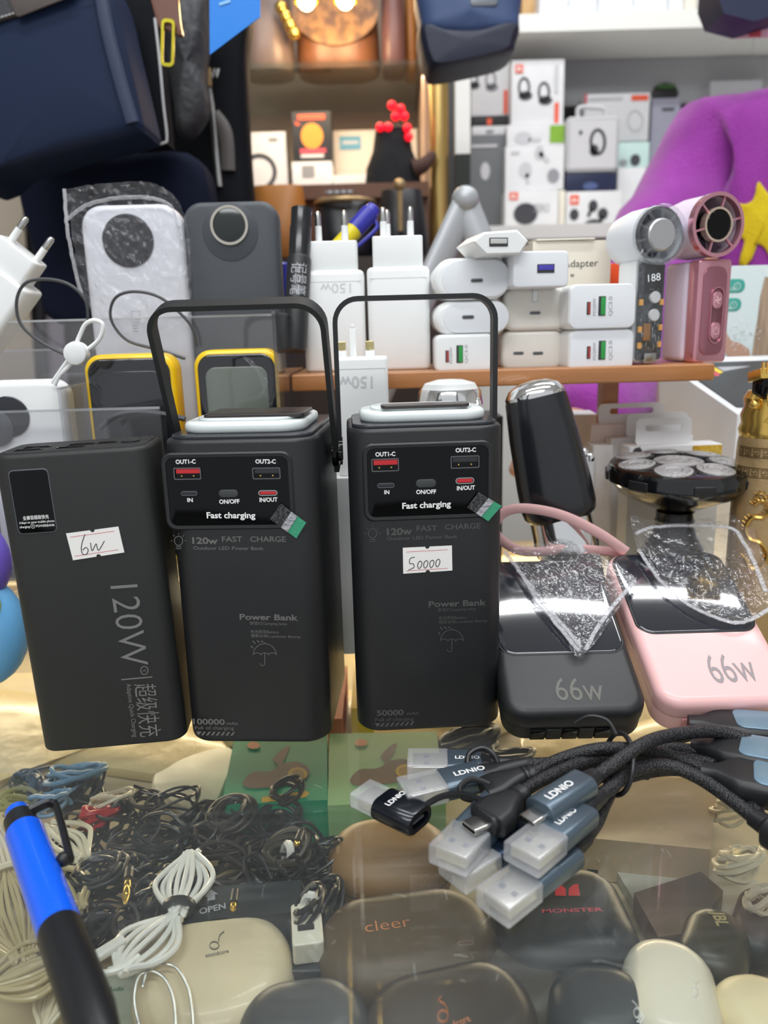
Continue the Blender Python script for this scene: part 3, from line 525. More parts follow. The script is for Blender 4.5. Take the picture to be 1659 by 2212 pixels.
# 8, 9: stacked pair at the left
t, v = cable_thing('braided cable with capped plug resting on another capped plug', ((1100, 1716, .010), (1160, 1690, .008), (1220, 1668, .007), (1300, 1655, .008), (1340, 1650, .008)), .0026)
usbplug(t, v, (966, 1860), (1088, 1728), .0130, .0110, boot=0, w_=.0164)
t, v = cable_thing('braided cable with capped plug underneath the stacked pair', ((1180, 1765, .006), (1240, 1718, .006), (1290, 1682, .006), (1335, 1666, .006), (1400, 1672, .004)), .0026)
usbplug(t, v, (975, 1892), (1165, 1775), .0045, .0055, hm=NAVYM, boot=.006)
mb = MB(); c = PZ(1334, 1650, .012); mb.tube([c+Vector((sin(a)*.004, cos(a)*.0155, sin(a)*.0118*(1 if sin(a) > 0 else .95))) for a in [k*pi/18 for k in range(36)]], .0011, n=8, closed=True)
mb.tube(spline([c+Vector((0, .004, .0118)), c+Vector((-.003, .008, .0165)), c+Vector((-.010, .011, .017)), c+Vector((-.016, .012, .013))], 6), .0009, n=8)
tag(mb.build('twist_tie', BOOT), 'thin black wire tie holding the bundle of braided cables', 'cable tie')
# fourth splitter block, upper right
c = cable_thing('short braided cable leaving the upper right splitter block', ((1505, 1585, .008), (1450, 1600, .007), (1400, 1620, .006), (1350, 1640, .006)), .0026); block(c[0], c[1], (1545, 1571, .010), (1710, 1585, .010), .022, .011)
# ------------------------------------------------------------------ ball pen in front
A, B = PZ(36, 1752, .0065), PZ(208, 2225, .0065); M, L_ = axisM(A, B)
t = thing('ball_pen', 'blue and black retractable ball pen lying on the glass at the left', 'pen', M)
zf = lambda py: (PZ(0, py, .0065)-PZ(0, 1720, .0065)).length*1.03
rp = .0072; rlz = lambda mb, pr: mb.lathe([(r, z) for r, z in pr], RY(90), 28)
BLUEPEN = mat('vivid_blue_plastic', '0f62f2', .28, coat=.4)
l1, l2, l3 = .016, .026, (PZ(112, 2015, .0065)-A).length
mb = MB(); rlz(mb, ((.0036, 0), (.0048, .0012), (.0052, .008))); mb.build('push_button', BLUEPEN, t)
mb = MB(); rlz(mb, ((.0056, .006), (.0062, .0075), (.0064, l1+.002))); mb.build('clip_collar', BOOT, t)
mb = MB(); rlz(mb, ((.0056, l1), (rp, l1+.002), (rp, l3-.002), (rp*.98, l3))); mb.build('barrel', BLUEPEN, t)
mb = MB(); rlz(mb, ((rp*.98, l3), (rp*1.03, l3+.002), (rp*1.0, l3+.04), (rp*.75, l3+.055), (.0014, l3+.063), (.0006, l3+.066))); mb.build('rubber_grip', BOOT, t)
mb = MB(); mb.tube(spline([(.009, .003, .003), (.0088, .010, .004), (.0105, .0125, .004), (.016, .0132, .0038), (l3*.62, .0106, .003)], 6), .0021, n=8, fl=.7); mb.ball(.0028, T(l3*.6, .0085, .003), 8); mb.build('pocket_clip', BOOT, t)
# ------------------------------------------------------------------ wooden riser with chargers and fans
SZ = .1712
WOOD = mat('orange_brown_wood', 'bd8250', .35, coat=.3, var=(14, 'a56c3e', .3), stretch=(1, 8, 8), bump=(60, .1))
t = thing('wooden_riser', 'orange brown wooden riser shelf standing on the glass counter', 'shelf', T(0, 0, 0))
mb = MB(); mb.rs(.2665, .0105, .100, .0015, .0012, T(.0772, .49, SZ-.00525) @ RZ(-.2)); mb.build('shelf_board', WOOD, t)
for x in (-.035, .165):
    mb = MB(); mb.box(x, x+.0125, .578, .590, 0, SZ-.0105); mb.build('leg', WOOD, t)
def XW(x0, x1, y, Y): a, b = PY(x0, y, Y), PY(x1, y, Y); return (a.x+b.x)/2, b.x-a.x
def euro_pins(par, cx, y, z, sp, h, m=None, gold=False):
    for sx in (-1, 1):
        mb = MB(); mb.lathe([(.0022, 0), (.0021, h*.52)], T(cx+sx*sp/2, y, z), 14); p = mb.build('plug_pin', WHITE, par)
        mb = MB(); mb.lathe([(.0021, h*.52), (.0021, h*.9), (.0014, h*.98), (.0006, h)], T(cx+sx*sp/2, y, z), 14); mb.build('metal_tip', STEEL if not gold else GOLD, p)
def up_charger(label, x0, x1, xb0, xb1, yt, yb, Y, z0, bx0, bx1, byt, pins, rot, emb=None):
    cx, w_ = XW(x0, x1, yb, Y); t = thing('wall_charger', label, 'charger', T(cx, Y, z0)); h = PY((x0+x1)/2, yt, Y).z-z0; w_ = min(w_, .0402)
    mb = MB(); mb.rz(w_, .027, h, .0045, .0022, b2=.003); b = mb.build('body', WHITE, t); F = Face(T(cx, Y, z0))
    mb = MB(); mb.rs(w_-.003, .00025, .0003, .0001, .00005, T(0, -.0001, h-.0072)); mb.build('seam', mat('seam_grey', 'b9bbbd', .5), b)
    bw = (bx1-bx0)*F.k((bx0+bx1)/2, byt); ht = PY((bx0+bx1)/2, byt, Y+.004).z-z0
    mb = MB(); mb.rz(bw, .019, ht-h+.001, .002, .0008, T(0, .003, h-.001)); mb.build('plug_block', WHITE, t)
    euro_pins(t, 0, .012, ht, (pins[1]-pins[0])*F.k(pins[0], byt), PY(pins[0], pins[2], Y+.01).z-z0-ht+.0012)
    if emb:
        mb = MB(); s_, a, b_, hh = emb; F.T(mb, s_, a, b_, hh, .0); mb.build('embossed_text', mat('embossed_shadow_grey', 'd4d6d7', .4), b)
    return t
up_charger('white upright wall charger with two pins, leftmost on the wooden riser', 658, 795, 0, 0, 583, 812, .512, SZ, 668, 779, 520, (690, 748, 459), 0, ('150w', (758, 612), (692, 612), 20))
up_charger('white upright wall charger with two pins standing beside the lozenge chargers', 797, 933, 0, 0, 575, 812, .512, SZ, 805, 915, 509, (828, 888, 450), 0)
up_charger('white wall charger standing behind the second charger, mostly only its pins showing', 812, 925, 0, 0, 580, 800, .548, SZ, 818, 915, 515, (842, 892, 455), 0)
def slotm(mb, w_, h_, M, dep=.0006):
    o, i = rring(w_, h_, h_/2, 6), rring(w_-.0006, h_-.0006, h_/2, 6)
    return mb.loft([[(x, y, z) for x, z in r] for r, y in ((o, .0001), (o, -.0003), (i, -.0002), (i, dep))], M, False, True)
GR = mat('port_grey_metal', '8a8c8e', .3, .7); DK = mat('port_dark', '3a3b3d', .4)
def portc(par, x, z, w_=.0085, h_=.0028, y=0, rim=None):
    mb = MB(); mb.rs(w_, h_, .0005, h_/2, .0001, T(x, y-.0003, z), n=7); p = mb.build('usb_c_port', rim or GR, par)
    mb = MB(); mb.rs(w_-.0016, h_-.0014, .0004, h_/2, .0001, T(x, y-.0005, z), n=7); mb.build('port_opening', DK, p)
def porta(par, x, z, w_, h_, col, y=0, vert=False):
    mb = MB(); mb.rs(w_, h_, .0005, .0003, .0001, T(x, y-.0003, z)); p = mb.build('usb_port', DK, par)
    mb = MB(); mb.rs(w_*(.62 if vert else .88), h_*(.9 if vert else .55), .0004, .0002, .0001, T(x+(w_*.15 if vert else 0), y-.0006, z+(0 if vert else h_*.1))); mb.build('port_tongue', col, p)
def block_charger(label, x0, x1, yt, yb, Y, d, r, col=None, yaw=0, b=.0022, face=None, name='wall_charger', dy=0):
    a, c = PY((x0+x1)/2, (yt+yb)/2, Y), None; w_ = (PY(x1, yb, Y)-PY(x0, yb, Y)).length/cos(radians(yaw)); h = (PY(x0, yt, Y)-PY(x0, yb, Y)).z
    M = Matrix.Translation(a) @ RZ(yaw); t = thing(name, label, 'charger', M); mb = MB(); mb.rs(w_, h, d, r, b, n=8, bn=4); mb.build('body', col or WHITE, t)
    if face: mb = MB(); mb.rs(w_*face[0], h*face[1], .0005, r*face[2], .0002, T(w_*(face[3] if len(face) > 3 else 0), -.0003, 0), n=8); mb.build('face_plate', WHITE3, t)
    return t, w_, h, Face(M)
def z2(yz, x, Y): return PY(x, yz, Y).z
# stack at left: qc block, two lozenges
t, w_, h, F = block_charger('small white fast charger with red and green ports under the two oval chargers', 940, 1066, 722, 806, .497, .028, .0045)
porta(t, *F(966, 765+5), .0022, .0075, mat('dark_red_port', 'a8403e', .4), vert=True); porta(t, *F(993, 765), .0042, .0110, mat('bright_green_port', '2f9d4a', .4), vert=True)
mb = MB(); F.T(mb, 'PD20W', (977, 785), (977, 750), 6, .01); F.T(mb, 'QC3.0', (1010, 785), (1010, 745), 6, .01); mb.build('lettering', INKL, t)
t, w_, h, F = block_charger('white oval charger with one port, lower of the two', 938, 1102, 649, 723, .500, .040, .0125, b=.004, face=(.86, .88, .9, .05)); portc(t, *F(1011, 685), .0078, .0025, -.0003)
t, w_, h, F = block_charger('white oval charger with one port, topmost with the raised flap', 935, 1105, 556, 648, .498, .042, .0135, b=.004, face=(.86, .86, .9, .05)); portc(t, *F(1030, 606), .0078, .0025, -.0003)
# cream chargers
t, w_, h, F = block_charger('cream double port charger at the bottom beside the stacked fast chargers', 1084, 1215, 714, 800, .512, .04, .006, WHITE2, b=.003); portc(t, *F(1120, 763), .0070, .0022); portc(t, *F(1162, 763), .0070, .0022)
t, w_, h, F = block_charger('cream single port charger resting on the double port charger', 1088, 1226, 622, 714, .510, .042, .007, WHITE2, b=.003); portc(t, *F(1156, 676), .0072, .0022)
mb = MB(); mb.rs(.0034, .0085, .001, .0004, .0003, T(F(1156, 640).x, -.0006, F(1156, 638).y)); mb.build('plug_pin', STEEL, t)
t, w_, h, F = block_charger('square white charger with a purple port', 1108, 1230, 542, 621, .488, .045, .003, WHITE3, yaw=6, b=.0012); porta(t, *F(1179, 580), .0108, .0052, mat('purple_port', '4b43b0', .4))
# hexagonal charger
P = PY(1090, 520, .478); M = Matrix.Translation(P) @ RZ(10); F = Face(M); t = thing('wall_charger', 'white six sided plug charger with silver port lying on top of the pile', 'charger', M)
o = [F(1022, 521), F(1046, 501), F(1118, 496), F(1142, 520), F(1124, 549), F(1050, 551)]; mb = MB(); mb.prism([(p.x, p.y) for p in o], .038, None, .0012); mb.build('body', WHITE, t)
porta(t, *F(1077, 523), .0115, .0050, mat('pale_grey_port', 'c7c9c4', .4))
# two qc chargers, right
for yt, yb, lb, Yq in ((711, 804, 'white fast charger with red and green ports, lower of the right hand pair', .496), (613, 711, 'white fast charger with red and green ports, upper of the right hand pair', .494)):
    t, w_, h, F = block_charger(lb, 1228, 1371 if yt > 650 else 1376, yt, yb, Yq, .030, .0052, yaw=5, face=(.965, .95, .9)); ym = (yt+yb)/2
    porta(t, *F(1271, ym+4), .0024, .0078, mat('dark_red_port', 'a8403e', .4), -.0003, True); porta(t, *F(1300, ym-1), .0046, .0118, mat('bright_green_port', '2f9d4a', .4), -.0003, True)
    mb = MB(); F.T(mb, 'PD20W', (1287, ym+20), (1287, ym-18), 7, .01, y=-.0003); F.T(mb, 'QC3.0', (1322, ym+20), (1322, ym-22), 8, .01, y=-.0003); mb.build('lettering', INKL, t)
# adapter box
Y = .545; cx, w_ = XW(1150, 1318, 600, Y); zt, zb = PY(1240, 520, Y).z, SZ+.056; M = T(cx, Y, zb); F = Face(M)
t = thing('adapter_box', 'cream cardboard box printed Adapter behind the stacked chargers', 'box', M); mb = MB(); mb.box(-w_/2, w_/2, 0, .04, -.056, zt-zb); mb.build('carton', CREAM, t)
mb = MB(); mb.box(-w_/2+.002, w_/2-.012, -.001, .030, zt-zb+.0005, zt-zb+.0015, RX(3)); mb.build('lid_flap', CREAM, t)
mb = MB(); F.T(mb, 'Adapter', (1216, 578), (1292, 575), 15, 0); F.T(mb, 'e', (1232, 598), (1240, 598), 9, 0); mb.build('lettering', INKB, t)
Y = .572; cx, w_ = XW(1300, 1342, 590, Y); mb = MB(); mb.rz(w_, .015, PY(1320, 569, Y).z-SZ, .001, .0005, T(cx, Y, SZ)); tag(mb.build('orange_box', mat('bright_orange_card', 'f0541c', .5)), 'small bright orange box peeking out behind the clear fan', 'box')
# ---- handheld fans
CLEARP = clearmat('clear_polycarbonate', (.93, .94, .95), 1.5, .06, .04, (.9, .9, .92), boost=1.5)
def ring(mb, r0, r1, y0, y1, n=36, M=None):
    R = [[(r*cos(2*pi*k/n), y, r*sin(2*pi*k/n)) for k in range(n)] for r, y in ((r0, y0), (r1, y0), (r1, y1), (r0, y1))]; return mb.loft(R, M, loop=True)
def fanhead(t, M, r, hub, dep, shellm, ringm, hubm, bladem, n, hubring=None):
    mb = MB(); ry = lambda pr: [[(q*cos(2*pi*k/40), y, q*sin(2*pi*k/40)) for k in range(40)] for q, y in pr]
    mb.loft(ry(((r*.96, .002), (r*.99, .004), (r, dep*.6), (r*.90, dep*.92), (r*.7, dep), (r*.66, dep-.002), (r*.86, dep*.9), (r*.93, dep*.6), (r*.93, .002))), M, False, False); sh = mb.build('fan_housing', shellm, t)
    mb = MB(); ring(mb, r*.90, r*1.02, -.0015, .003, 44, M); g = mb.build('grille_ring', ringm, sh)
    mb = MB()
    for k in range(n):
        a = 2*pi*k/n+.25; mb.box(hub*.98, r*.93, -.0002, .0016, -.0006, .0006, M @ RY(-math.degrees(a)))
    mb.build('grille_spoke', ringm, g); 
    mb = MB(); mb.loft(ry(((hub*.9, -.0016), (hub, -.0008), (hub, .008))), M, True, True); h_ = mb.build('hub', hubm, sh)
    if hubring: mb = MB(); ring(mb, hub*.98, hub*1.12, -.0018, .003, 40, M); mb.build('hub_ring', hubring, sh)
    for k in range(9):
        a = 360*k/9; mb = MB(); mb.box(hub, r*.9, -.003, .003, -.0005, .0005, M @ RY(-a) @ T(0, .011, 0) @ RX(35)); mb.build('fan_blade', bladem, sh)
    mb = MB(); mb.loft(ry(((r*.9, .022), (r*.88, .0225))), M, True, True); mb.build('motor_plate', mat('smoky_motor_plate', '6d6872', .4), sh)
# clear fan
Y = .497; P = PY(1405, 788, Y); P.z = SZ; yaw = 15; M = Matrix.Translation(P) @ RZ(yaw); F = Face(M); t = thing('handheld_fan', 'white handheld fan with clear electronics handle and silver hub', 'handheld fan', M)
w_ = .0218; hh = PY(1405, 556, Y).z-SZ
mb = MB(); mb.rs(w_, hh, .005, .004, .0015, T(0, 0, hh/2+.0005)); mb.build('clear_cover', CLEARP, t)
mb = MB(); mb.rs(w_-.001, hh-.001, .020, .004, .0015, T(0, .0052, hh/2+.0005)); mb.build('handle_shell', WHITE, t)
mb = MB(); mb.rs(w_-.0035, hh-.006, .001, .002, .0003, T(0, .0030, hh/2)); pcb = mb.build('circuit_board', mat('dark_circuit_board', '22262c', .35, var=(500, '4a4e55', .08)), t)
mb = MB(); mb.rs(.0125, .0165, .0008, .001, .0002, T(.001, .0016, hh-.013)); dsp = mb.build('display', GLOSS, pcb)
mb = MB(); mb.text('188', (-.0036, hh-.0145), (.0050, hh-.0135), .0045, bold=-.01, y=.0014); mb.text('. .   .', (-.002, hh-.019), (.004, hh-.019), .001, y=.0014); mb.build('display_digits', mat('white_display_segment', 'f2f4f8', .4, emit=.6), dsp)
for z in (.0455, .0345):
    mb = MB(); mb.lathe([(.0038, 0), (.0038, .0012), (.0034, .0018)], T(.0022, .003, z-.004) @ RX(90), 24); mb.build('push_button', mat('milky_button', 'e4e4e6', .4), t)
for x, z in ((-.0075, .0385), (.0072, .0385), (-.0075, .022), (.0072, .023), (-.0073, .012), (.007, .0125)):
    mb = MB(); mb.box(x-.0012, x+.0012, .0016, .003, z-.0018, z+.0018); mb.build('amber_component', mat('amber_led_chip', 'f5b04a', .4), pcb)
mb = MB(); mb.box(-.005, 0, .0018, .003, .0150, .0255); mb.build('copper_component', mat('copper_brown', 'a8763c', .35, .4), pcb)
mb = MB(); mb.rs(.0085, .0065, .003, .0005, .0003, T(0, .0005, .0040)); mb.build('usb_c_port', STEEL, pcb)
mb = MB(); [mb.box(x, x+.0004, .0020, .003, z, z+l) for x, z, l in [(RND.uniform(-.008, .008), RND.uniform(.008, .03), RND.uniform(.001, .004)) for _ in range(26)]]; o = mb.build('silver_trace', STEEL, pcb); o['kind'] = 'stuff'
zc = PY(1420, 506, Y).z-SZ; fanhead(t, T(.0012, -.0022, zc-.0005), .0175, .0096, .040, WHITE3, CLEARP, mat('brushed_silver_hub', 'b9babc', .35, .7), CLEARP, 10)
# rose fan
Y = .505; P = PY(1516, 775, Y); P.z = SZ; M = Matrix.Translation(P) @ RZ(17); t = thing('handheld_fan', 'rose pink metallic handheld fan with black hub', 'handheld fan', M); F = Face(M)
hh = PY(1516, 560, Y).z-SZ; w_ = .0250
mb = MB(); mb.rs(w_, hh, .010, .0022, .0012, T(.006, 0, hh/2)); fp = mb.build('front_panel', PINKM, t)
mb = MB(); mb.rs(w_+.001, hh-.001, .022, .0040, .003, T(.005, .0100, hh/2)); mb.build('handle_shell', mat('pale_lilac_plastic', 'dfd0e0', .4), t)
mb = MB(); mb.rs(w_*.72, hh*.86, .0012, .006, .0006, T(.006, -.0007, hh/2)); ins = mb.build('front_inlay', mat('dusky_rose_metal', 'a8707f', .3, .7), fp)
mb = MB(); o_, i_ = rring(.0098, .035, .0049, 8), rring(.0088, .034, .0044, 8); mb.loft([[(x, y, z) for x, z in r] for r, y in ((o_, 0), (o_, -.0008), (i_, -.0008), (i_, 0))], T(.008, -.0007, hh*.46)); mb.build('button_surround', PINKM, ins)
for dz, nm in ((.0095, 'speed_button'), (-.0095, 'power_button')):
    mb = MB(); mb.rs(.0074, .0105, .0008, .0034, .0003, T(.008, -.0014, hh*.46+dz)); bt = mb.build(nm, PINKM, ins)
    mb = MB()
    if dz < 0: mb.stroke([(.008+.0022*cos(a), hh*.46+dz+.0022*sin(a)) for a in [2.1+k*5.3/14*1 for k in range(15)]], .0004, -.0016); mb.stroke([(.008, hh*.46+dz+.0004), (.008, hh*.46+dz+.0029)], .0004, -.0016)
    else:
        for k in range(4): a = k*pi/2+.5; mb.stroke([(.008, hh*.46+dz), (.008+.0014*cos(a-.5), hh*.46+dz+.0014*sin(a-.5)), (.008+.0024*cos(a), hh*.46+dz+.0024*sin(a))], .0007, -.0016)
    mb.build('symbol', mat('pale_pink_symbol', 'f3c6cf', .4), bt)
zc = PY(1532, 487, Y).z-SZ; fanhead(t, T(.0022, -.003, zc), .0188, .0092, .042, mat('pale_lilac_plastic', 'dfd0e0', .4), PINKM, GLOSS, mat('smoky_blade', '7a6d78', .4), 6, mat('pale_gold_ring', 'e8d2c0', .25, .8))
# ------------------------------------------------------------------ uk charger on a white box between the tall banks
Y = .455; cx, w_ = XW(728, 840, 880, Y); mb = MB(); zb = .112; mb.box(cx-.026, cx+.026, Y-.006, Y+.05, 0.0, zb); t = tag(mb.build('accessory_box', CARD), 'white carton standing between the two lamp power banks', 'box')
t = thing('wall_charger', 'white three pin charger marked 150w seen through the middle handle', 'charger', T(cx, Y, zb)); F = Face(T(cx, Y, zb)); ht = PY(785, 772, Y).z-zb
mb = MB(); mb.rz(w_, .028, ht, .003, .0018); b = mb.build('body', WHITE, t)
mb = MB(); F.T(mb, '150w', (805, 813), (733, 813), 25, .01); mb.build('embossed_text', mat('embossed_shadow_grey', 'd4d6d7', .4), b)
mb = MB(); mb.rs(w_-.003, .0003, .0003, .0001, .00005, T(0, -.0001, ht-.0065)); mb.build('seam', mat('seam_grey', 'b9bbbd', .5), b)
for px, zt, wd, m_ in ((737, 738, .0055, 1), (799, 736, .0055, 1), (761, 702, .0042, 0)):
    x = F(px, 770).x; hz = PY(px, zt, Y+.01).z-zb-ht; mb = MB(); mb.rz(wd, .004, hz*(.45 if m_ else .92), .0006, .0003, T(x, .008+(.008 if not m_ else 0), ht-.0005)); 
    if not m_: mb.rz(wd*.6, .0036, hz*.12, .0005, .0003, T(x, .016, ht+hz*.9))
    p = mb.build('plug_pin', WHITE, t)
    if m_: mb = MB(); mb.rz(wd*.9, .0034, hz*.55, .0005, .0003, T(x, .0083, ht+hz*.44)); mb.build('metal_tip', mat('brass_pin', 'd8c890', .25, .9), p)
# ------------------------------------------------------------------ shavers
def lean_axis(x0, y0, Y0, x1, y1, Y1): A, B = PY(x1, y1, Y1), PY(x0, y0, Y0); return A, B
# white shaver behind the middle bank
Y = .462; P = PY(972, 890, Y); M = T(P.x, Y, 0); t = thing('hair_remover', 'white rounded hair remover with chrome ring behind the middle power bank', 'hair remover', M); zt = PY(972, 824, Y).z
mb = MB(); mb.lathe([(.020, 0), (.0215, .02), (.021, zt*.6), (.0195, zt-.012)], None, 36); mb.build('body', WHITE, t)
mb = MB(); mb.lathe([(.0198, zt-.013), (.0185, zt-.0055), (.0175, zt-.004)], None, 36); mb.build('chrome_ring', CHROME, t)
mb = MB(); mb.lathe([(.0178, zt-.006), (.0150, zt-.001), (.008, zt+.001), (.0005, zt+.0014)], None, 36); mb.build('cap', WHITE, t)
# black hair remover, leaning
A, B = PY(1210, 1112, .458), PY(1157, 862, .466); z = (B-A).normalized(); x = Vector((1, 0, 0)); x = (x-z*x.dot(z)).normalized(); y = z.cross(x); M = Matrix((x, y, z)).transposed().to_4x4(); M.translation = A; L_ = (B-A).length
t = thing('hair_remover', 'leaning black rounded hair remover with chrome collar and chrome dome', 'hair remover', M)
def ov(rx, ry, z, n=40, e=2.5): return [(rx*abs(cos(a))**(2/e)*(1 if cos(a) > 0 else -1), ry*abs(sin(a))**(2/e)*(1 if sin(a) > 0 else -1), z) for a in [2*pi*k/n for k in range(n)]]
mb = MB(); mb.loft([ov(.0185, .015, -.002), ov(.0215, .0185, .001), ov(.0225, .0195, .006), ov(.0222, .0195, .02), ov(.0205, .0180, .05), ov(.0182, .0162, L_), ov(.0178, .016, L_+.001)]); mb.build('body', mat('satin_black_shell', '1c1e22', .24, coat=.25, bump=(1500, .06)), t)
mb = MB(); mb.loft([ov(.0176, .0158, L_, e=2.2), ov(.0180, .0162, L_+.003, e=2.2), ov(.0150, .0138, L_+.0075, e=2.2), ov(.009, .008, L_+.0105, e=2.2), ov(.001, .001, L_+.0115, e=2)]); mb.build('chrome_dome', CHROME, t)
mb = MB(); mb.loft([ov(.0188, .0162, -.001, e=2.1), ov(.0190, .0165, -.012, e=2.1), ov(.0198, .0172, -.019, e=2.1), ov(.0193, .0168, -.0235, e=2.1)]); mb.build('chrome_collar', CHROME, t)
mb = MB(); mb.loft([ov(.0172, .0155, -.022, e=2.1), ov(.0185, .017, -.030, e=2.1), ov(.0190, .018, -A.z*.98, e=2.1)]); mb.build('handle', BLK, t)
# rotary shaver
Y = .478; P = PY(1466, 1030, Y); M = T(P.x, Y+.002, 0); zt = PY(1452, 1012, Y).z+.002; t = thing('rotary_shaver', 'black rotary head shaver with eight silver cutters', 'shaver', M)
Mt = T(0, 0, zt) @ RX(3); R_ = .0435; mb = MB(); pr = [(.010, -.030), (.022, -.024), (.036, -.017), (R_, -.009), (R_*1.0, -.003), (R_*.96, .0005), (R_*.9, .0012)]; mb.lathe(pr, Mt, 56); sh = mb.build('shaver_head', mat('gloss_black_shell', '0d0e10', .12, coat=.5), t)
CUT = mat('perforated_silver', 'c4c5c6', .28, .9, bump=(1700, .9))
for k in range(8):
    rr, a = (0, 0) if k == 0 else (.0290, 2*pi*(k-1)/7+1.57+.45*0); r = .0150 if k == 0 else .0112; cx_, cy_ = rr*cos(a), rr*sin(a); Mc = Mt @ T(cx_, cy_, .0008) @ (RZ(math.degrees(a)) @ RY(7) if k else I4)
    mb = MB(); mb.lathe([(r*1.16, -.001), (r*1.16, .0008), (r*1.02, .0014), (r*1.0, .0008)], Mc, 32); cr = mb.build('cutter_ring', BOOT, sh)
    mb = MB(); mb.lathe([(r, .0005), (r, .0020), (r*.84, .0026), (r*.78, .0019), (r*.72, .0019), (r*.66, .0026), (r*.50, .0026), (r*.44, .0018), (r*.36, .0018), (r*.30, .0024), (.0004, .0024)], Mc, 32); mb.build('cutter_foil', CUT, cr)
for k in range(7):
    a = -90+360*k/7; mb = MB(); mb.rs(.013, .006, .002, .0008, .0005, Mt @ RZ(a+90) @ T(0, -R_-.0006, -.0065)); mb.build('edge_latch', BOOT, sh)
mb = MB(); mb.lathe([(.012, zt-.030), (.0118, zt-.034), (.0125, zt-.036), (.0118, zt-.038), (.0125, zt-.041), (.014, zt-.046), (.022, zt-.060), (.025, .02), (.024, 0)], None, 40); mb.build('handle', mat('satin_black_shell', '1c1e22', .24), t)
# gold trimmer at the right edge
Y = .44; P = PY(1690, 1000, Y); M = T(P.x, Y+.018, 0); zt = PY(1640, 952, Y).z; t = thing('hair_trimmer', 'antique brass hair trimmer with gold head and dragon relief', 'hair trimmer', M)
mb = MB(); mb.lathe([(.0175, 0), (.0185, .02), (.0182, zt*.7), (.0172, zt-.004), (.0165, zt)], None, 48); mb.build('body', BRASS, t)
DKB = mat('dark_brass_relief', '5a4526', .4, .8); 
def onb(mb, a, z, pts, r=.0187, wd=.0005):
    P_ = [Vector((r*sin(a+u/r)*1.0, -r*cos(a+u/r), z+v)) for u, v in pts]; mb.tube(P_, wd, n=5)
for zz in (zt-.008, zt-.020):
    mb = MB()
    for k in range(10):
        a = -1.4+k*.3; s_ = .0018; onb(mb, a, zz, [(-s_, -s_), (s_, -s_), (s_, s_), (-s_, s_), (-s_, -s_*.3), (s_*.3, -s_*.3), (s_*.3, s_*.3)], .0178, .00025)
    for k in range(25): a = -1.45+k*.12; [onb(mb, a, zz, [(-.0012, v), (.0012, v)], .0178, .00025) for v in (-.0028, .0028)]
    mb.build('key_pattern_band', DKB, t)
mb = MB()
dr = [(-.006, -.016), (-.002, -.022), (.004, -.020), (.006, -.012), (.002, -.006), (-.004, -.004), (-.007, .002), (-.004, .009), (.002, .010), (.005, .015), (.001, .020), (-.003, .017)]
onb(mb, -.55, zt-.056, [(p.x, p.y) for p in spline([(x, z, 0) for x, z in dr], 6)], .0188, .0012)
for k, p in enumerate(spline([(x, z, 0) for x, z in dr], 3)): onb(mb, -.55, zt-.056, [(p.x, p.y), (p.x-.0028, p.y+.0018)], .0188, .0005)
for k in range(8): a_ = k*pi/4; onb(mb, -.55, zt-.034, [(.0028*cos(a_), .0028*sin(a_)), (.0042*cos(a_+.3), .0042*sin(a_+.3))], .0188, .0006)
onb(mb, -.55, zt-.034, [(.0022*cos(a), .0022*sin(a)) for a in [k*pi/6 for k in range(13)]], .0188, .0007); mb.build('dragon_relief', mat('worn_gold_relief', 'c9a35c', .3, 1), t)
mb = MB(); mb.lathe([(.0165, zt), (.0175, zt+.004), (.0160, zt+.008), (.0168, zt+.013), (.0150, zt+.018), (.0158, zt+.023), (.0135, zt+.027)], None, 40); mb.build('gold_neck', GOLD, t)
mb = MB(); mb.rs(.028, .012, .012, .003, .001, T(0, -.014, zt+.030)); hd = mb.build('black_head', GLOSS, t)
mb = MB(); mb.rs(.034, .006, .016, .0006, .0004, T(0, -.018, zt+.0385) @ RX(-12)); bl = mb.build('gold_blade', GOLD, t)
for k in range(14): mb = MB(); mb.box(-.0165+k*.0025, -.0152+k*.0025, -.0185, -.0170, zt+.0385, zt+.0445); mb.build('comb_tooth', GOLD, bl)
for sx in (-1,): 
    mb = MB(); mb.tube(spline([(-.010, -.0165, zt+.030), (-.0115, -.018, zt+.022), (-.009, -.0185, zt+.016), (-.012, -.0175, zt+.010)], 6), .0008, n=8); mb.ball(.003, T(-.0150, -.010, zt+.020), 8); mb.build('gold_lever', GOLD, t)
# ------------------------------------------------------------------ white boxes at the right
def shop_box(name, label, x0, x1, yt, Y, d, z0, m, yaw=0, cat='box', h=None):
    cx, w_ = XW(x0, x1, yt, Y); zt = PY((x0+x1)/2, yt, Y).z; M = T(cx, Y, z0) @ RZ(yaw); t = thing(name, label, cat, M); mb = MB(); w2 = w_
    mb.rz(w2, d, zt-z0, .0008, .0005); mb.build('carton', m, t); return t, w2, zt-z0, Face(M), M
def tab(t, w_, h, cx, m):
    o = [(-w_/2, 0), (w_/2, 0), (w_/2, h-.003), (w_/2-.004, h), (-w_/2+.004, h), (-w_/2, h-.003)]; mb = MB(); sl = rring(w_*.66, .0042, .002, 5)
    oo = rring(w_, h, .0035, 5); oo = [(x, max(z+h/2, 0)) for x, z in oo]; ii = [(x, z+h*.62) for x, z in sl]
    mb.loft([[(x, y, z) for x, z in r] for r, y in ((oo, 0), (oo, .0006), (ii, .0006), (ii, 0))], T(cx, .001, 0), loop=True); return mb.build('hanging_tab', m, t)
bx, w_, h, F, M = shop_box('cable_box', 'white boxed cable with gold sticker and hanging tab in front', 1358, 1564, 962, .526, .018, 0, CARD, yaw=4)
tb = tab(bx, .040, .019, -.0055, CARD); tb.location = (0, .008, h-.0005)
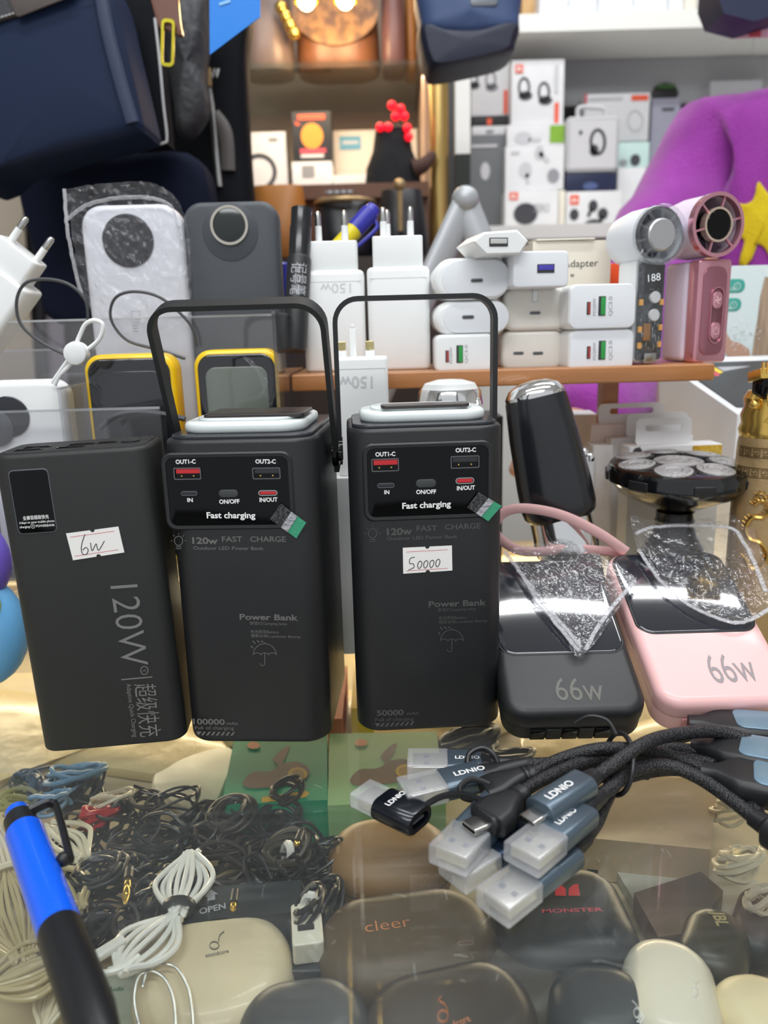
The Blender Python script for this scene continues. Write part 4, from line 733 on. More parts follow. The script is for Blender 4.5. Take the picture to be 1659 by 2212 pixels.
mb = MB(); F.T(mb, 'USB-C', (1368, 1004), (1400, 1003), 7, .0); mb.lathe([(.0034, 0), (.0034, .0001)], T(*[F(1377, 977).x, -.0001, F(1377, 977).y]) @ RX(90), 20); c = F(1379, 970); mb.stroke([(c.x, c.y), (c.x+.001, c.y+.0016)], .0008); mb.build('logo_print', mat('dark_grey_ink', '4a4a4e', .5), bx)
a, b = F(1496, 963), F(1556, 1012); mb = MB(); mb.rs(b.x-a.x, a.y-b.y, .0002, .001, .00005, T((a.x+b.x)/2, -.0003, (a.y+b.y)/2)); mb.build('gold_sticker', mat('iridescent_gold_foil', 'd9a520', .3, .6, var=(180, 'f0d060', .1), bump=(300, .5)), bx)
bx, w_, h, F, M = shop_box('cable_box', 'white boxed cable with tab, directly behind the gold sticker box', 1318, 1500, 944, .549, .010, 0, CARD, yaw=3); tb = tab(bx, .045, .017, .005, CARD); tb.location = (0, .004, h-.0005)
bx, w_, h, F, M = shop_box('cable_box', 'pinkish white boxed cable with tab, farthest back of the three', 1275, 1440, 915,   .563, .010, 0, mat('pinkish_card', 'e5d8d5', .55), yaw=4); tb = tab(bx, .050, .015, .004, CARD); tb.location = (0, .004, h-.0005)
shop_box('storage_box', 'narrow white carton behind the leaning black hair remover', 1225, 1290, 895, .60, .03, 0, CARD, yaw=-4)
# clear plastic pouches between remover and shaver
t, w_, h, F, M = shop_box('plastic_pouch', 'frosted clear pouch standing left of the rotary shaver', 1282, 1325, 962, .525, .02, 0, clearmat('frosted_pouch', (.97, .97, .98), 1.45, .25, .5, (.9, .9, .92)))
for x, sz in ((1262, 968), (1275, 978)):
    P = PY(x, sz+12, .512); t_ = thing('chrome_clip', 'small chrome clip standing by the frosted pouch, %s one' % ('taller' if sz < 970 else 'shorter'), 'clip', T(P.x, .512, 0)); mb = MB(); mb.lathe([(.0035, 0), (.0035, P.z-.002)], None, 16); mb.build('sleeve', WHITE3, t_); mb = MB(); mb.lathe([(.0028, P.z-.002), (.003, P.z+.002), (.0016, P.z+.004)], None, 16); mb.build('tip', CHROME, t_)
# big white boxed device at far right
A_ = PY(1545, 790, .56); M = T(A_.x+.052, .565, 0) @ RZ(14); zt = A_.z; t = thing('gadget_box', 'large white gadget box with black striped top at the right edge', 'box', M)
mb = MB(); mb.loft([[(x, y, z) for x, y, z in r] for r in ([(-.036, 0, 0), (.10, 0, 0), (.10, .08, 0), (-.036, .08, 0)], [(-.036, 0, zt-.035), (.10, 0, zt-.045), (.10, .08, zt+.002), (-.05, .08, zt+.002)])]); mb.build('carton', WHITE3, t, smooth=False)
n_ = Vector((0, -.47, .88)); mb = MB()
pl = lambda x, k: (x, .08*k-.0006, (zt-.036)+(.038)*k-.01*(x+.036)/.136*(1-k)+.0010)
mb.m(0).add([pl(-.030, .12), pl(.09, .12), pl(.09, .9), pl(-.040, .9)], [(0, 1, 2, 3)])
for i_, (x0, x1) in enumerate(((-.004, .002), (.003, .008), (.010, .05))): mb.m(i_+1).add([tuple(Vector(pl(a, b))+Vector((0, 0, .0004))) for a, b in ((x0, .2), (x1, .2), (x1-.018, .8), (x0-.018, .8))], [(0, 1, 2, 3)])
mb.build('printed_design', [mat('charcoal_print', '3a3c40', .35), INKR, mat('yellow_ink', 'f2cf2e', .5), INKL], t, smooth=False)
mb = MB(); mb.lathe([(.0055, 0), (.0055, .0006), (.0030, .0006), (.0030, 0)], T(-.010, -.0002, .118) @ RX(90), 28); mb.build('round_port', mat('grey_ring', 'b9bcc2', .3), t); mb = MB(); mb.lathe([(.003, 0), (.003, .0007)], T(-.010, -.0002, .118) @ RX(90), 20); mb.build('port_opening', DK, t)
# mint hair dryer box behind
Y = .665; x0, x1, yt = 1546, 1800, 572; t, w_, h, F, M = shop_box('hair_dryer_box', 'pale mint box with teal badges and long brown hair printed', x0, x1, yt, Y, .05, 0.0, mat('pale_mint_card', 'd5e2e3', .45))
TEAL = mat('teal_print', '45a89a', .5)
for (a, b, c_, d_, s1, ta) in ((1500, 605, 1608, 632, 'BLUE', (1568, 1584)), (1500, 646, 1600, 672, 'one', (1556, 1576))):
    p, q = F(a, b), F(c_, d_); p.x = max(p.x, -w_/2+.0005); mb = MB(); mb.rs(q.x-p.x, p.y-q.y, .0003, .005, .0001, T((p.x+q.x)/2, -.0003, (p.y+q.y)/2)); bd = mb.build('teal_badge', TEAL, t)
    mb = MB(); F.T(mb, s1, (ta[0], (b+d_)/2+9), (ta[1]+4, (b+d_)/2+9), 7, .01, y=-.0004); c = F(c_-16, (b+d_)/2); mb.stroke([(c.x+.0028*cos(k*pi/8), c.y+.0028*sin(k*pi/8)) for k in range(17)], .0005, -.0005); mb.stroke([(c.x+.0006, c.y+.0016), (c.x-.0008, c.y), (c.x+.0006, c.y), (c.x-.0006, c.y-.0016)], .0004, -.0005); mb.build('badge_print', mat('pale_mint_ink', 'd8f0ec', .5), bd)
mb = MB(); hp = [F(*p) for p in ((1700, 600), (1652, 598), (1642, 640), (1636, 690), (1628, 735), (1622, 780), (1640, 800), (1700, 800))]; mb.flat([(p.x, p.y) for p in hp], -.0003); mb.build('hair_print', mat('brown_hair_print', '8d7662', .6, var=(30, 'bfa78f', .2), stretch=(9, 1, 1)), t)
mb = MB(); hp = [F(*p) for p in ((1558, 720), (1568, 716), (1578, 735), (1600, 742), (1618, 755), (1622, 778), (1575, 776), (1562, 755))]; mb.flat([(p.x, p.y) for p in hp], -.0005); mb.build('hand_print', mat('skin_print', 'c39a86', .6), t)
q = random.Random(5); mb = MB()
for k in range(90): c = F(q.gauss(1600, 17), q.gauss(722, 13)); a = q.uniform(0, 6.3); l = q.uniform(.0006, .0028); mb.stroke([(c.x, c.y), (c.x+l*cos(a), c.y+l*sin(a))], .0004, -.0007)
o = mb.build('splash_print', mat('white_splash_ink', 'f4f6f6', .5), t); o['kind'] = 'stuff'
# teal edge box and mauve box under the riser end
t, w_, h, F, M = shop_box('accessory_box', 'narrow box with teal edge printed M below the riser end', 1488, 1528, 800, .62, .03, 0, TEAL); mb = MB(); F.T(mb, 'M', (1494, 908), (1520, 906), 24, .03); mb.build('lettering', INKW, t)
mb = MB(); p, q_ = F(1492, 850), F(1524, 872); mb.rs(q_.x-p.x, p.y-q_.y, .0003, .0005, .0001, T((p.x+q_.x)/2, -.0003, (p.y+q_.y)/2)); mb.build('lime_badge', mat('lime_print', 'b7c95a', .5), t)
shop_box('accessory_box', 'mauve pink carton beside the narrow teal edge box', 1448, 1490, 812, .625, .03, 0, mat('mauve_card', 'c5a8b4', .55))
# ------------------------------------------------------------------ clear organiser with power banks at the left
ACR = clearmat('clear_acrylic', (.93, .93, .94), 1.49, .03, .05, (.8, .8, .82), boost=1.3); ACE = clearmat('acrylic_edge', (.8, .82, .83), 1.49, .1, .35, (.85, .86, .88))
t = thing('acrylic_organizer', 'clear acrylic tiered organiser behind the left power banks', 'organiser', T(0, 0, 0))
xl, xr = -.33, -.0585
z1, z2_ = PY(150, 884, .435).z, PY(450, 682, .49).z
def pane(nm, x0, x1, y0, y1, z0, z1):
    mb = MB(); mb.box(x0, x1, y0, y1, z0, z1); p = mb.build(nm, ACR, t)
    if z1-z0 > .03:
        mb = MB(); mb.box(x0, x1, y0-.0001, y1+.0001, z1-.0011, z1+.0002); mb.build('polished_edge', ACE, p)
pane('front_panel', xl, PY(345, 884, .435).x, .434, .436, .0, z1); pane('middle_panel', xl, xr, .489, .491, .04, z2_); pane('back_panel', xl, xr, .569, .571, 0, .19)
pane('side_panel', xr, xr+.002, .434, .571, .0, z2_); pane('divider', PY(150, 760, .46).x, PY(150, 760, .46).x+.0018, .436, .489, .0, z1+.012)
pane('shelf_panel', xl, xr, .436, .489, .058, .060); pane('shelf_panel', xl, xr, .491, .569, .098, .100); pane('side_panel', xl-.002, xl, .434, .571, 0, z2_)
def slab(label, x0, x1, yt, Y, zb, d, r, b, m, cat='power bank', yaw=0):
    zb += .0006; cx, w_ = XW(x0, x1, (yt+700)/2, Y); zt = PY((x0+x1)/2, yt, Y).z; M = T(cx, Y, zb) @ RZ(yaw); t_ = thing('power_bank', label, cat, M); mb = MB(); mb.rs(w_, zt-zb, d, r, b, T(0, 0, (zt-zb)/2), n=8, bn=4); mb.build('body', m, t_); return t_, w_, zt-zb, Face(M)
def disc(par, nm, m, F, c, rpx, y0, d=.001, ringm=None):
    p = F(*c); r = rpx*F.k(*c); mb = MB(); mb.lathe([(r, 0), (r, d), (r*.96, d+.0003)], T(p.x, y0, p.y) @ RX(90), 40); o = mb.build(nm, m, par)
    if ringm: mb = MB(); ring(mb, r*.98, r*1.13, y0-d-.0006, y0, 44, T(p.x, 0, p.y)); mb.build('metal_ring', ringm, o)
    return o
t, w_, h, F = slab('tall white power bank with round dark charging disc inside a clear bag', 182, 398, 440, .528, .100, .017, .014, .004, mat('pearl_white_plastic', 'dfe1e8', .3, coat=.4))
disc(t, 'charging_disc', mat('smoky_mirror', '3a3b40', .12, .5, bump=(90, .3)), F, (277, 520), 55, 0)
F.y = 0; mb = MB(); mb.stroke([F(x, y) for x, y in ((284, 690), (284, 672), (302, 672), (302, 690), (284, 690))], .0004); [mb.stroke([F(286, y), F(300, y)], .0005) for y in (697, 703, 709, 715)]; mb.build('printed_mark', INKL, t)
FILM2 = clearmat('clear_bag_film', (.97, .97, .98), 1.42, .1, .06, (.9, .9, .95), bump=(160, .8), boost=1.6)
_F = FILM; FILM = FILM2
film('crumpled clear bag around the tall white power bank', F, T(F.M.translation.x, F.M.translation.y-.002, F.M.translation.z), ((148, 412), (215, 402), (300, 396), (350, 405), (392, 440), (415, 520)), ((182, 640), (230, 700), (300, 720), (350, 715), (400, 700), (420, 690)), 8, 26, .0035, 12, (((148, 412), (152, 480), (165, 560), (185, 640)), ((150, 480), (200, 445), (290, 430), (370, 445), (398, 520))))
FILM = _F
t, w_, h, F = slab('dark grey power bank with silver ringed round window', 402, 606, 434, .534, .100, .015, .012, .0035, SLATE); F.y = 0
mb = MB(); p = F(498, 508); mb.lathe([(.0183, 0), (.0183, .0002), (.0178, .0004)], T(p.x, 0, p.y+.002) @ RX(90), 48); mb.build('raised_disc', mat('slate_grey_smooth', '43474e', .42), t)
disc(t, 'round_window', mat('greenish_black_glass', '2c3030', .15), F, (496, 487), 36, -.0006, .0008, mat('satin_silver', 'd2ccc0', .25, .8))
YEL = mat('yellow_plastic', 'f6c912', .3, coat=.3); SCR = mat('black_mirror_screen', '16181d', .06, coat=1)
for x0, x1, yt, lb in ((172, 370, 765, 'yellow edged power bank with black screen, left one in the organiser'), (412, 599, 755, 'yellow edged power bank with black screen, right one in the organiser')):
    t, w_, h, F = slab(lb, x0, x1, yt, .462, .060, .020, .010, .003, YEL)
    mb = MB(); mb.rs(w_-.0048, h-.005, .002, .0085, .0012, T(0, -.0008, h/2), n=8); s_ = mb.build('screen_bezel', SCR, t)
    mb = MB(); mb.rs(w_-.014, h-.016, .001, .006, .0004, T(0, -.0012, h/2-.002), n=6); mb.build('display', mat('smoky_display', '2b2c30', .10, coat=.6) if x0 < 300 else mat('grey_green_display', '6d746c', .15, coat=.6), s_)
Fy = F
film('torn strip of clear film on the right yellow edged power bank', F, F.M, ((520, 765), (545, 790), (565, 820), (570, 845)), ((545, 775), (572, 810), (580, 828), (560, 868)), 5, 5, .001, 3, ())
t, w_, h, F = slab('small white power bank with round dark disc and cord strap at the left edge', -60, 128, 822, .448, .060, .016, .010, .004, WHITE, yaw=0)
disc(t, 'charging_disc', mat('smoky_mirror', '3a3b40', .12), F, (20, 900), 44, 0); disc(t, 'magnet_disc', mat('slate_grey_smooth', '43474e', .42), F, (-8, 925), 40, -.0012)
# strap with toggle
Q = lambda pts, Y: [PY(x, y, Y) for x, y in pts]
t = thing('cord_strap', 'white cord strap loop with round toggle above the small white power bank', 'strap', T(0, 0, 0))
for pts in (((112, 828), (135, 795), (155, 765), (172, 725), (185, 700), (205, 692), (222, 702), (216, 730), (196, 750), (172, 765), (150, 790), (128, 812), (118, 832)),):
    mb = MB(); mb.tube(spline(Q(pts, .445), 8), .00125, n=8); mb.build('cord', WHITE, t)
p = PY(166, 763, .4435); mb = MB(); mb.lathe([(.0064, -.003), (.0068, 0), (.0062, .0035), (.0045, .0042), (.001, .0042)], Matrix.Translation(p) @ RX(90), 28); mb.build('toggle', WHITE, t)
for pts, Y, lb, r in ((((190, 700), (185, 650), (150, 615), (100, 603), (55, 612), (36, 650), (45, 700), (90, 740), (150, 770)), .480, 'thin dark cord forming the leftmost loop over the organiser', .0010),
                   (((425, 750), (410, 700), (350, 645), (290, 630), (248, 645), (240, 690), (275, 735), (340, 755), (400, 775)), .484, 'thin dark cord looped in front of the tall white power bank', .0009),
                   (((215, 925), (260, 895), (330, 892), (400, 905)), .4425, 'thick dark cord arching behind the flat power bank', .0016)):
    mb = MB(); mb.tube(spline(Q(pts, Y), 10), r, n=8); tag(mb.build('charging_cable', DARKG), lb, 'cord')
# tilted plug charger, top left
p = PY(52, 541, .50); M = Matrix.Translation(p) @ RY(41); t = thing('wall_charger', 'tilted white plug charger with two pins at the left edge', 'charger', M)
mb = MB(); mb.rz(.0275, .018, .017, .003, .001, T(0, -.009, -.017)); mb.build('plug_block', WHITE, t)
mb = MB(); mb.rz(.0400, .026, .055, .004, .002, T(0, -.013, -.0715)); b = mb.build('body', WHITE, t); euro_pins(t, 0, 0, 0, .0185, .0175)
# marker and pens
A, B = PY(640, 690, .505), PY(652, 452, .520); z = (B-A).normalized(); M = Matrix.Translation(A) @ Vector((0, 0, 1)).rotation_difference(z).to_matrix().to_4x4(); L_ = (B-A).length
t = thing('marker_pen', 'black marker pen with white printing standing beside the left charger', 'marker', M)
mb = MB(); mb.lathe([(.0072, -.02), (.0076, -.015), (.0076, L_-.032), (.0068, L_-.03)], None, 28); b = mb.build('barrel', BLK, t)
mb = MB(); mb.lathe([(.0068, L_-.032), (.0070, L_-.012), (.0066, L_-.011), (.0067, L_), (.0055, L_), (.0054, L_-.006)], None, 28); mb.build('cap', mat('satin_black_shell', '1c1e22', .24), t)
mb = MB(); vs = textmesh('记号笔', .01); k = .020/(vs[3]-vs[2])
for row in range(2):
    a0 = -2.05+row*.55; mb.add([(.00775*cos(a0+(v.y*k)/.0076), .00775*sin(a0+(v.y*k)/.0076), L_-.036-(v.x-vs[2])*k) for v in vs[0]], vs[1])
mb.build('lettering', INKL, b)
A, B = PY(722, 545, .585), PY(808, 450, .600); z = (B-A).normalized(); M = Matrix.Translation(A) @ Vector((0, 0, 1)).rotation_difference(z).to_matrix().to_4x4(); L_ = (B-A).length
t = thing('highlighter_pen', 'yellow pen with deep blue cap leaning behind the wall chargers', 'pen', M)
DB = mat('deep_blue_plastic', '2d2f9e', .35); mb = MB(); mb.lathe([(.0062, -.03), (.0064, L_*.55), (.006, L_*.56)], None, 24); mb.build('barrel', mat('lemon_plastic', 'dcc91e', .35), t)
mb = MB(); mb.lathe([(.0066, L_*.5), (.0068, L_*.9), (.0060, L_*.92), (.0054, L_), (.004, L_+.001)], None, 24); mb.build('cap', DB, t)
mb = MB(); mb.tube(spline([(.006, 0, L_*.85), (.011, 0, L_*.78), (.0105, 0, L_*.5), (.009, 0, L_*.25)], 6), .0015, n=8); mb.build('pocket_clip', DB, t)
A = PY(612, 640, .56); mb = MB(); mb.lathe([(.006, 0), (.006, PY(612, 572, .56).z-.08), (.004, PY(612, 570, .56).z-.079)], T(A.x, .56, .08), 20); tag(mb.build('marker_pen', DB), 'deep blue pen mostly hidden between dark power bank and black marker', 'pen')
mb = MB(); mb.box(A.x-.02, A.x+.16, .592, .64, 0, .13); tag(mb.build('pen_tray', DARKG), 'dark tray behind the organiser holding pens', 'tray')
# soft toys behind the left bank
for c, r, m, lb in (((8, 1360), .030, mat('sky_blue_rubber', '6fb3e6', .4), 'sky blue round toy behind the flat power bank'), ((-16, 1210), .022, mat('violet_rubber', '7a63d0', .45), 'violet toy sitting above the sky blue round toy'), ((-28, 1310), .016, mat('lime_rubber', 'b9c21e', .5), 'lime green toy between violet and sky blue toys')):
    p = PY(*c, .410 if r > .02 else .40); mb = MB(); mb.ball(r, Matrix.Translation((p.x-r*.55, p.y, p.z)) @ S(1, .6, 1.15), 14); tag(mb.build('rubber_toy', m), lb, 'toy')
# ------------------------------------------------------------------ person behind the counter
def skin(name, nodes, edges, m, parent=None, sub=2, root=0):
    me = bpy.data.meshes.new(name); me.from_pydata([tuple(n[0]) for n in nodes], edges, []); me.materials.append(m); o = bpy.data.objects.new(name, me); COL.objects.link(o)
    me.skin_vertices or None
    o.modifiers.new('skin', 'SKIN'); o.modifiers['skin'].use_smooth_shade = True
    for v, n in zip(me.skin_vertices[0].data, nodes): v.radius = n[1] if isinstance(n[1], tuple) else (n[1], n[1])
    me.skin_vertices[0].data[root].use_root = True
    s_ = o.modifiers.new('sub', 'SUBSURF'); s_.levels = sub; s_.render_levels = sub
    if parent: o.parent = parent
    return o
KNIT = mat('purple_knit', 'a236aa', .85, sheen=.3, bump=(520, .8, .002), var=(26, '8b2a93', .25), stretch=(1, 1, .5)); SKINM = mat('skin', 'c99a80', .5, sss=.1)
Yp = 1.0; pc = Vector((.545, Yp+.02, 0)); sh = PY(1505, 262, Yp); sx = pc.x-sh.x
t = thing('person', 'person in purple knitted sweater with yellow star patch standing behind the counter', 'person', T(pc.x, Yp, -.95)); inv = T(-pc.x, -Yp, .95)
V = lambda x, y, z: inv @ Vector((x, y, z)); zs = sh.z-.012
up_ = PY(1398, 560, .95); el = PY(1392, 800, .89); wr = PY(1290, 880, .80); U2 = Vector((pc.x*2-up_.x, up_.y, up_.z)); R2 = Vector((pc.x*2-el.x, el.y, el.z)); W2 = Vector((pc.x*2-wr.x, wr.y, wr.z))
body = [(V(pc.x, pc.y, -.12), (.15, .10)), (V(pc.x, pc.y, .12), (.13, .09)), (V(pc.x, pc.y, zs-.06), (.14, .09)), (V(pc.x, pc.y, zs+.05), .055), (V(pc.x, pc.y-.01, zs+.13), .055), (V(pc.x, pc.y-.02, zs+.22), (.078, .095)), (V(pc.x, pc.y-.015, zs+.30), (.07, .085)),
        (V(sh.x+.05, pc.y, zs-.03), .036), (V(el.x, el.y, el.z), .030), (V(wr.x, wr.y, wr.z), .024), (V(2*pc.x-sh.x-.05, pc.y, zs-.03), .036), (V(*R2), .030), (V(*W2), .024),
        (V(pc.x-.09, pc.y, -.2), .085), (V(pc.x-.09, pc.y-.01, -.52), .06), (V(pc.x-.09, pc.y, -.89), .04), (V(pc.x-.09, pc.y-.10, -.925), .035), (V(pc.x+.09, pc.y, -.2), .085), (V(pc.x+.09, pc.y-.01, -.52), .06), (V(pc.x+.09, pc.y, -.89), .04), (V(pc.x+.09, pc.y-.10, -.925), .035)]
ed = [(0, 1), (1, 2), (2, 3), (3, 4), (4, 5), (5, 6), (2, 7), (7, 8), (8, 9), (2, 10), (10, 11), (11, 12), (0, 13), (13, 14), (14, 15), (15, 16), (0, 17), (17, 18), (18, 19), (19, 20)]
for s_, w0, e0 in ((1, wr, el), (-1, W2, R2)):
    d = (w0-e0).normalized(); side = Vector((s_*1, .35, 0)).normalized(); b0 = 9 if s_ == 1 else 12; palm = w0+d*.045; k = len(body); body.append((V(*palm), (.030, .014))); ed.append((b0, k))
    for i in range(4):
        f0 = palm+d*.035+side*(.024-.016*i); f1 = f0+d*(.030+.004*(i in (1, 2)))+Vector((0, 0, -.006)); f2 = f1+d*.018+Vector((0, 0, -.012)); k2 = len(body)
        body += [(V(*f0), .0095), (V(*f1), .0085), (V(*f2), .0075)]; ed += [(k, k2), (k2, k2+1), (k2+1, k2+2)]
    k2 = len(body); h0 = w0+d*.03-side*.026; body += [(V(*h0), .010), (V(*(h0+d*.025-side*.018)), .009)]; ed += [(k, k2), (k2, k2+1)]
bd = skin('body', body, ed, SKINM, t)
sw = [(V(pc.x, pc.y, -.16), (.175, .125)), (V(pc.x, pc.y, .10), (.160, .115)), (V(pc.x, pc.y, zs-.09), (.170, .115)), (V(pc.x, pc.y, zs-.005), (.15, .085)), (V(pc.x, pc.y, zs+.038), (.075, .07)),
      (V(sh.x+.030, pc.y, zs-.012), .066), (V(sh.x-.022, pc.y-.01, zs-.10), .066), (V(up_.x, up_.y, up_.z), .060), (V(el.x, el.y, el.z), .056), (V(wr.x+.01, wr.y+.02, wr.z+.004), .050), (V(*(wr+(wr-el).normalized()*.055)), .046),
      (V(2*pc.x-sh.x-.030, pc.y, zs-.012), .066), (V(2*pc.x-sh.x+.022, pc.y-.01, zs-.10), .066), (V(*U2), .060), (V(*R2), .056), (V(W2.x, W2.y+.03, W2.z), .048), (V(*W2), .042)]
swo = skin('sweater', sw, [(0, 1), (1, 2), (2, 3), (3, 4), (3, 5), (5, 6), (6, 7), (7, 8), (8, 9), (9, 10), (3, 11), (11, 12), (12, 13), (13, 14), (14, 15), (15, 16)], KNIT, t, 3)
tx = bpy.data.textures.new('folds', 'CLOUDS'); tx.noise_scale = .09; dm = swo.modifiers.new('folds', 'DISPLACE'); dm.texture = tx; dm.strength = .022; dm.mid_level = .5
mb = MB(); mb.ball(.092, T(0, .01, zs+.95+.285) @ S(.95, 1.05, 1.0), 14); mb.build('hair', mat('dark_hair', '241a16', .6, bump=(200, .8)), t)
mb = MB()
for k in (-1, 1): mb.ball(.009, T(k*.030, -.095, zs+.95+.24), 8)
mb.build('eyes', INKB, t)
mb = MB(); mb.loft([[(x, y, z) for x, y in rring(a, b, .04, 5)] for z, a, b in ((.755, .36, .26), (.70, .38, .28), (.45, .42, .26), (.08, .40, .22), (.07, .38, .2))], T(0, .02, 0)); mb.build('trousers', mat('dark_trousers', '24262c', .8), t)
bpy.context.view_layer.update()
from mathutils.bvhtree import BVHTree
dg = bpy.context.evaluated_depsgraph_get(); ev = swo.evaluated_get(dg); me = ev.to_mesh(); mw = swo.matrix_world; bv = BVHTree.FromPolygons([mw @ v.co for v in me.vertices], [tuple(p.vertices) for p in me.polygons]); ev.to_mesh_clear()
st = [(1637, 393), (1628, 429), (1608, 441), (1580, 435), (1562, 437), (1578, 458), (1596, 477), (1588, 500), (1594, 512), (1608, 520), (1598, 556), (1597, 577), (1612, 577), (1620, 556), (1632, 528), (1652, 536), (1665, 560), (1690, 600), (1700, 560), (1690, 520), (1735, 470), (1690, 455), (1668, 430), (1650, 405)]
cx_, cy_ = 1650, 483; rings = 7; vs = []; fs = []; n_ = len(st)*3; sp = [(p.x, p.y) for p in spline([(a, b, 0) for a, b in st], 3, True)]
for k in range(rings+1):
    for a, b in sp:
        u = k/rings; q_ = ray(cx_+(a-cx_)*u, cy_+(b-cy_)*u); h_ = bv.ray_cast(CAM, q_.normalized()); loc = h_[0] if h_[0] else CAM+q_*1.0; vs.append(inv @ (loc-q_.normalized()*.003))
for k in range(rings):
    for i in range(n_): j = (i+1) % n_; fs.append((k*n_+i, k*n_+j, (k+1)*n_+j, (k+1)*n_+i))
mb = MB(); mb.add(vs, fs); sp_ = mb.build('star_patch', mat('yellow_knit', 'e8cf1c', .85, bump=(500, .8, .002), var=(60, 'd8bb12', .2)), t, ang=80); so = sp_.modifiers.new('thick', 'SOLIDIFY'); so.thickness = .002

# ------------------------------------------------------------------ back shelves
LAQ = mat('white_laminate', 'ecece6', .4); GLAM = mat('grey_laminate', 'a3a5a8', .5)
def wbox(name, x0, x1, Y0, Y1, z0, z1, m, label, cat, kind=None, par=None):
    mb = MB(); mb.box(x0, x1, Y0, Y1, z0, z1); o = mb.build(name, m, par)
    if label: tag(o, label, cat)
    return o
zw = PY(1400, 62, 1.38).z; xc = PY(1128, 60, 1.38).x
t = thing('wall_shelving', 'white wall shelving unit behind the seller, laden with boxed earphones', 'shelf', T(0, 0, 0))
wbox('upper_shelf', xc-.02, 1.3, 1.38, 1.62, zw, zw+.026, LAQ, None, None, par=t); wbox('under_shelf', xc-.02, 1.3, 1.52, 1.62, zw-.075, zw-.001, GLAM, None, None, par=t)
wbox('lower_shelf', .10, 1.3, 1.22, 1.62, .325, .345, LAQ, None, None, par=t); wbox('base_cabinet', .10, 1.3, 1.24, 1.62, -.95, .325, LAQ, None, None, par=t)
def pbox(label, x0, x1, yt, yb, Y, d, m, deco=(), zb=None, group=None, name='earphone_box', cat='box', r=.0006):
    ym = (yt+yb)/2; a = PY((x0+x1)/2, ym, Y); w_ = PY(x1, ym, Y).x-PY(x0, ym, Y).x; h = PY((x0+x1)/2, yt, Y).z-PY((x0+x1)/2, yb, Y).z; z0 = PY((x0+x1)/2, yb, Y).z
    if zb is not None: h += z0-zb; z0 = zb+.0004; h -= .0004
    M = T(a.x, Y, z0); t_ = thing(name, label, cat, M, group); mb = MB(); mb.rs(w_, h, d, r, min(r*.8, .004), T(0, 0, h/2)); mb.build('carton', m, t_); F = Face(M); by = {}
    for k in deco:
        mb = by.setdefault(k[-1].name, (MB(), k[-1]))[0]; y = -.0006-.0003*len(by)
        if k[0] == 'r': p, q_ = F(k[1], k[2]), F(k[3], k[4]); mb.box(p.x, q_.x, y, y+.0003, q_.y, p.y)
        elif k[0] == 'e': p = F(k[1], k[2]); s_ = F.k(k[1], k[2]); mb.flat([(p.x+k[3]*s_*cos(a_*pi/10), p.y+k[4]*s_*sin(a_*pi/10)) for a_ in range(20)], y)
        elif k[0] == 'o': mb.stroke([F(k[1]+k[3]*cos(a_*pi/10), k[2]+k[4]*sin(a_*pi/10)) for a_ in range(20)], k[5]*F.k(k[1], k[2]), y, closed=True)
        elif k[0] == 's': mb.stroke([F(*p) for p in k[1]], k[2]*F.k(*k[1][0]), y, sm=4)
        elif k[0] == 'p': mb.flat([tuple(F(*p)) for p in k[1]], y)
        elif k[0] == 't': F.T(mb, k[1], k[2], k[3], k[4], k[5], y=y)
    for q_, m_ in by.values(): q_.build('print_'+m_.name.split('.')[0] if 0 else 'printed_design', m_, t_, smooth=False)
    return t_
DGI = mat('dark_charcoal_print', '3c3d42', .5); MGI = mat('mid_grey_print', '8f9196', .5); LGI = mat('pale_grey_print', 'c6c7ca', .5); GNI = mat('leaf_green_print', '7fae2e', .5); NVY = mat('navy_card', '1f2746', .5); GCD = mat('grey_card', '6c7073', .55); OCI = mat('orange_card', 'c9643e', .55); BLI = mat('sky_blue_print', '5fa0bd', .5); BKC = mat('black_card', '232326', .5)
def buds(cx, cy, s=1, m=DGI): return (('o', cx, cy-6*s, 11*s, 20*s, 5*s, m), ('e', cx+3*s, cy+12*s, 15*s, 9*s, m))
ZS = .345; top = lambda yt, Y, x=1160: PY(x, yt, Y).z
pbox('white earphone box printed with over ear hooks, under the blue pouch', 1018, 1100, 128, 250, 1.43, .05, CARD, buds(1060, 178, .9, MGI)+buds(1022, 175, .8)+(('r', 1088, 195, 1096, 246, INKO),))
pbox('white earphone box with two ear hook buds and red corner mark, top of its stack', 1105, 1218, 129, 268, 1.40, .05, CARD, buds(1132, 195)+buds(1175, 205)+(('r', 1113, 140, 1130, 158, INKO), ('r', 1198, 222, 1206, 266, INKO), ('r', 1200, 140, 1205, 200, LGI), ('t', 'JBL', (1115, 153), (1128, 153), 8, .02, INKW)))
pbox('thin dark box with red print in the left narrow stack', 1020, 1096, 252, 272, 1.42, .05, BKC, (('r', 1052, 256, 1062, 270, INKO),)); pbox('thin white box below the thin dark box', 1020, 1098, 272, 291, 1.42, .05, CARD, (('r', 1050, 281, 1066, 287, MGI),))
pbox('dark grey earphone box with pale lettering in the narrow stack', 1016, 1090, 291, 425, 1.40, .06, GCD, (('r', 1018, 313, 1074, 318, LGI), ('e', 1048, 370, 10, 18, LGI)), zb=ZS)
pbox('white box with leaf green corner, above the earbud box', 1095, 1219, 269, 314, 1.39, .06, CARD, (('r', 1188, 271, 1218, 308, GNI), ('e', 1130, 298, 18, 12, LGI), ('r', 1142, 299, 1168, 306, LGI)))
pbox('white box printed with pale grey earbuds in the middle of its stack', 1092, 1218, 315, 410, 1.38, .06, CARD, (('e', 1165, 330, 10, 14, LGI), ('s', ((1165, 330), (1185, 350)), 9, LGI), ('e', 1135, 368, 14, 16, LGI), ('s', ((1138, 375), (1140, 398)), 8, LGI), ('e', 1195, 380, 13, 14, MGI), ('r', 1104, 327, 1122, 333, LGI)))
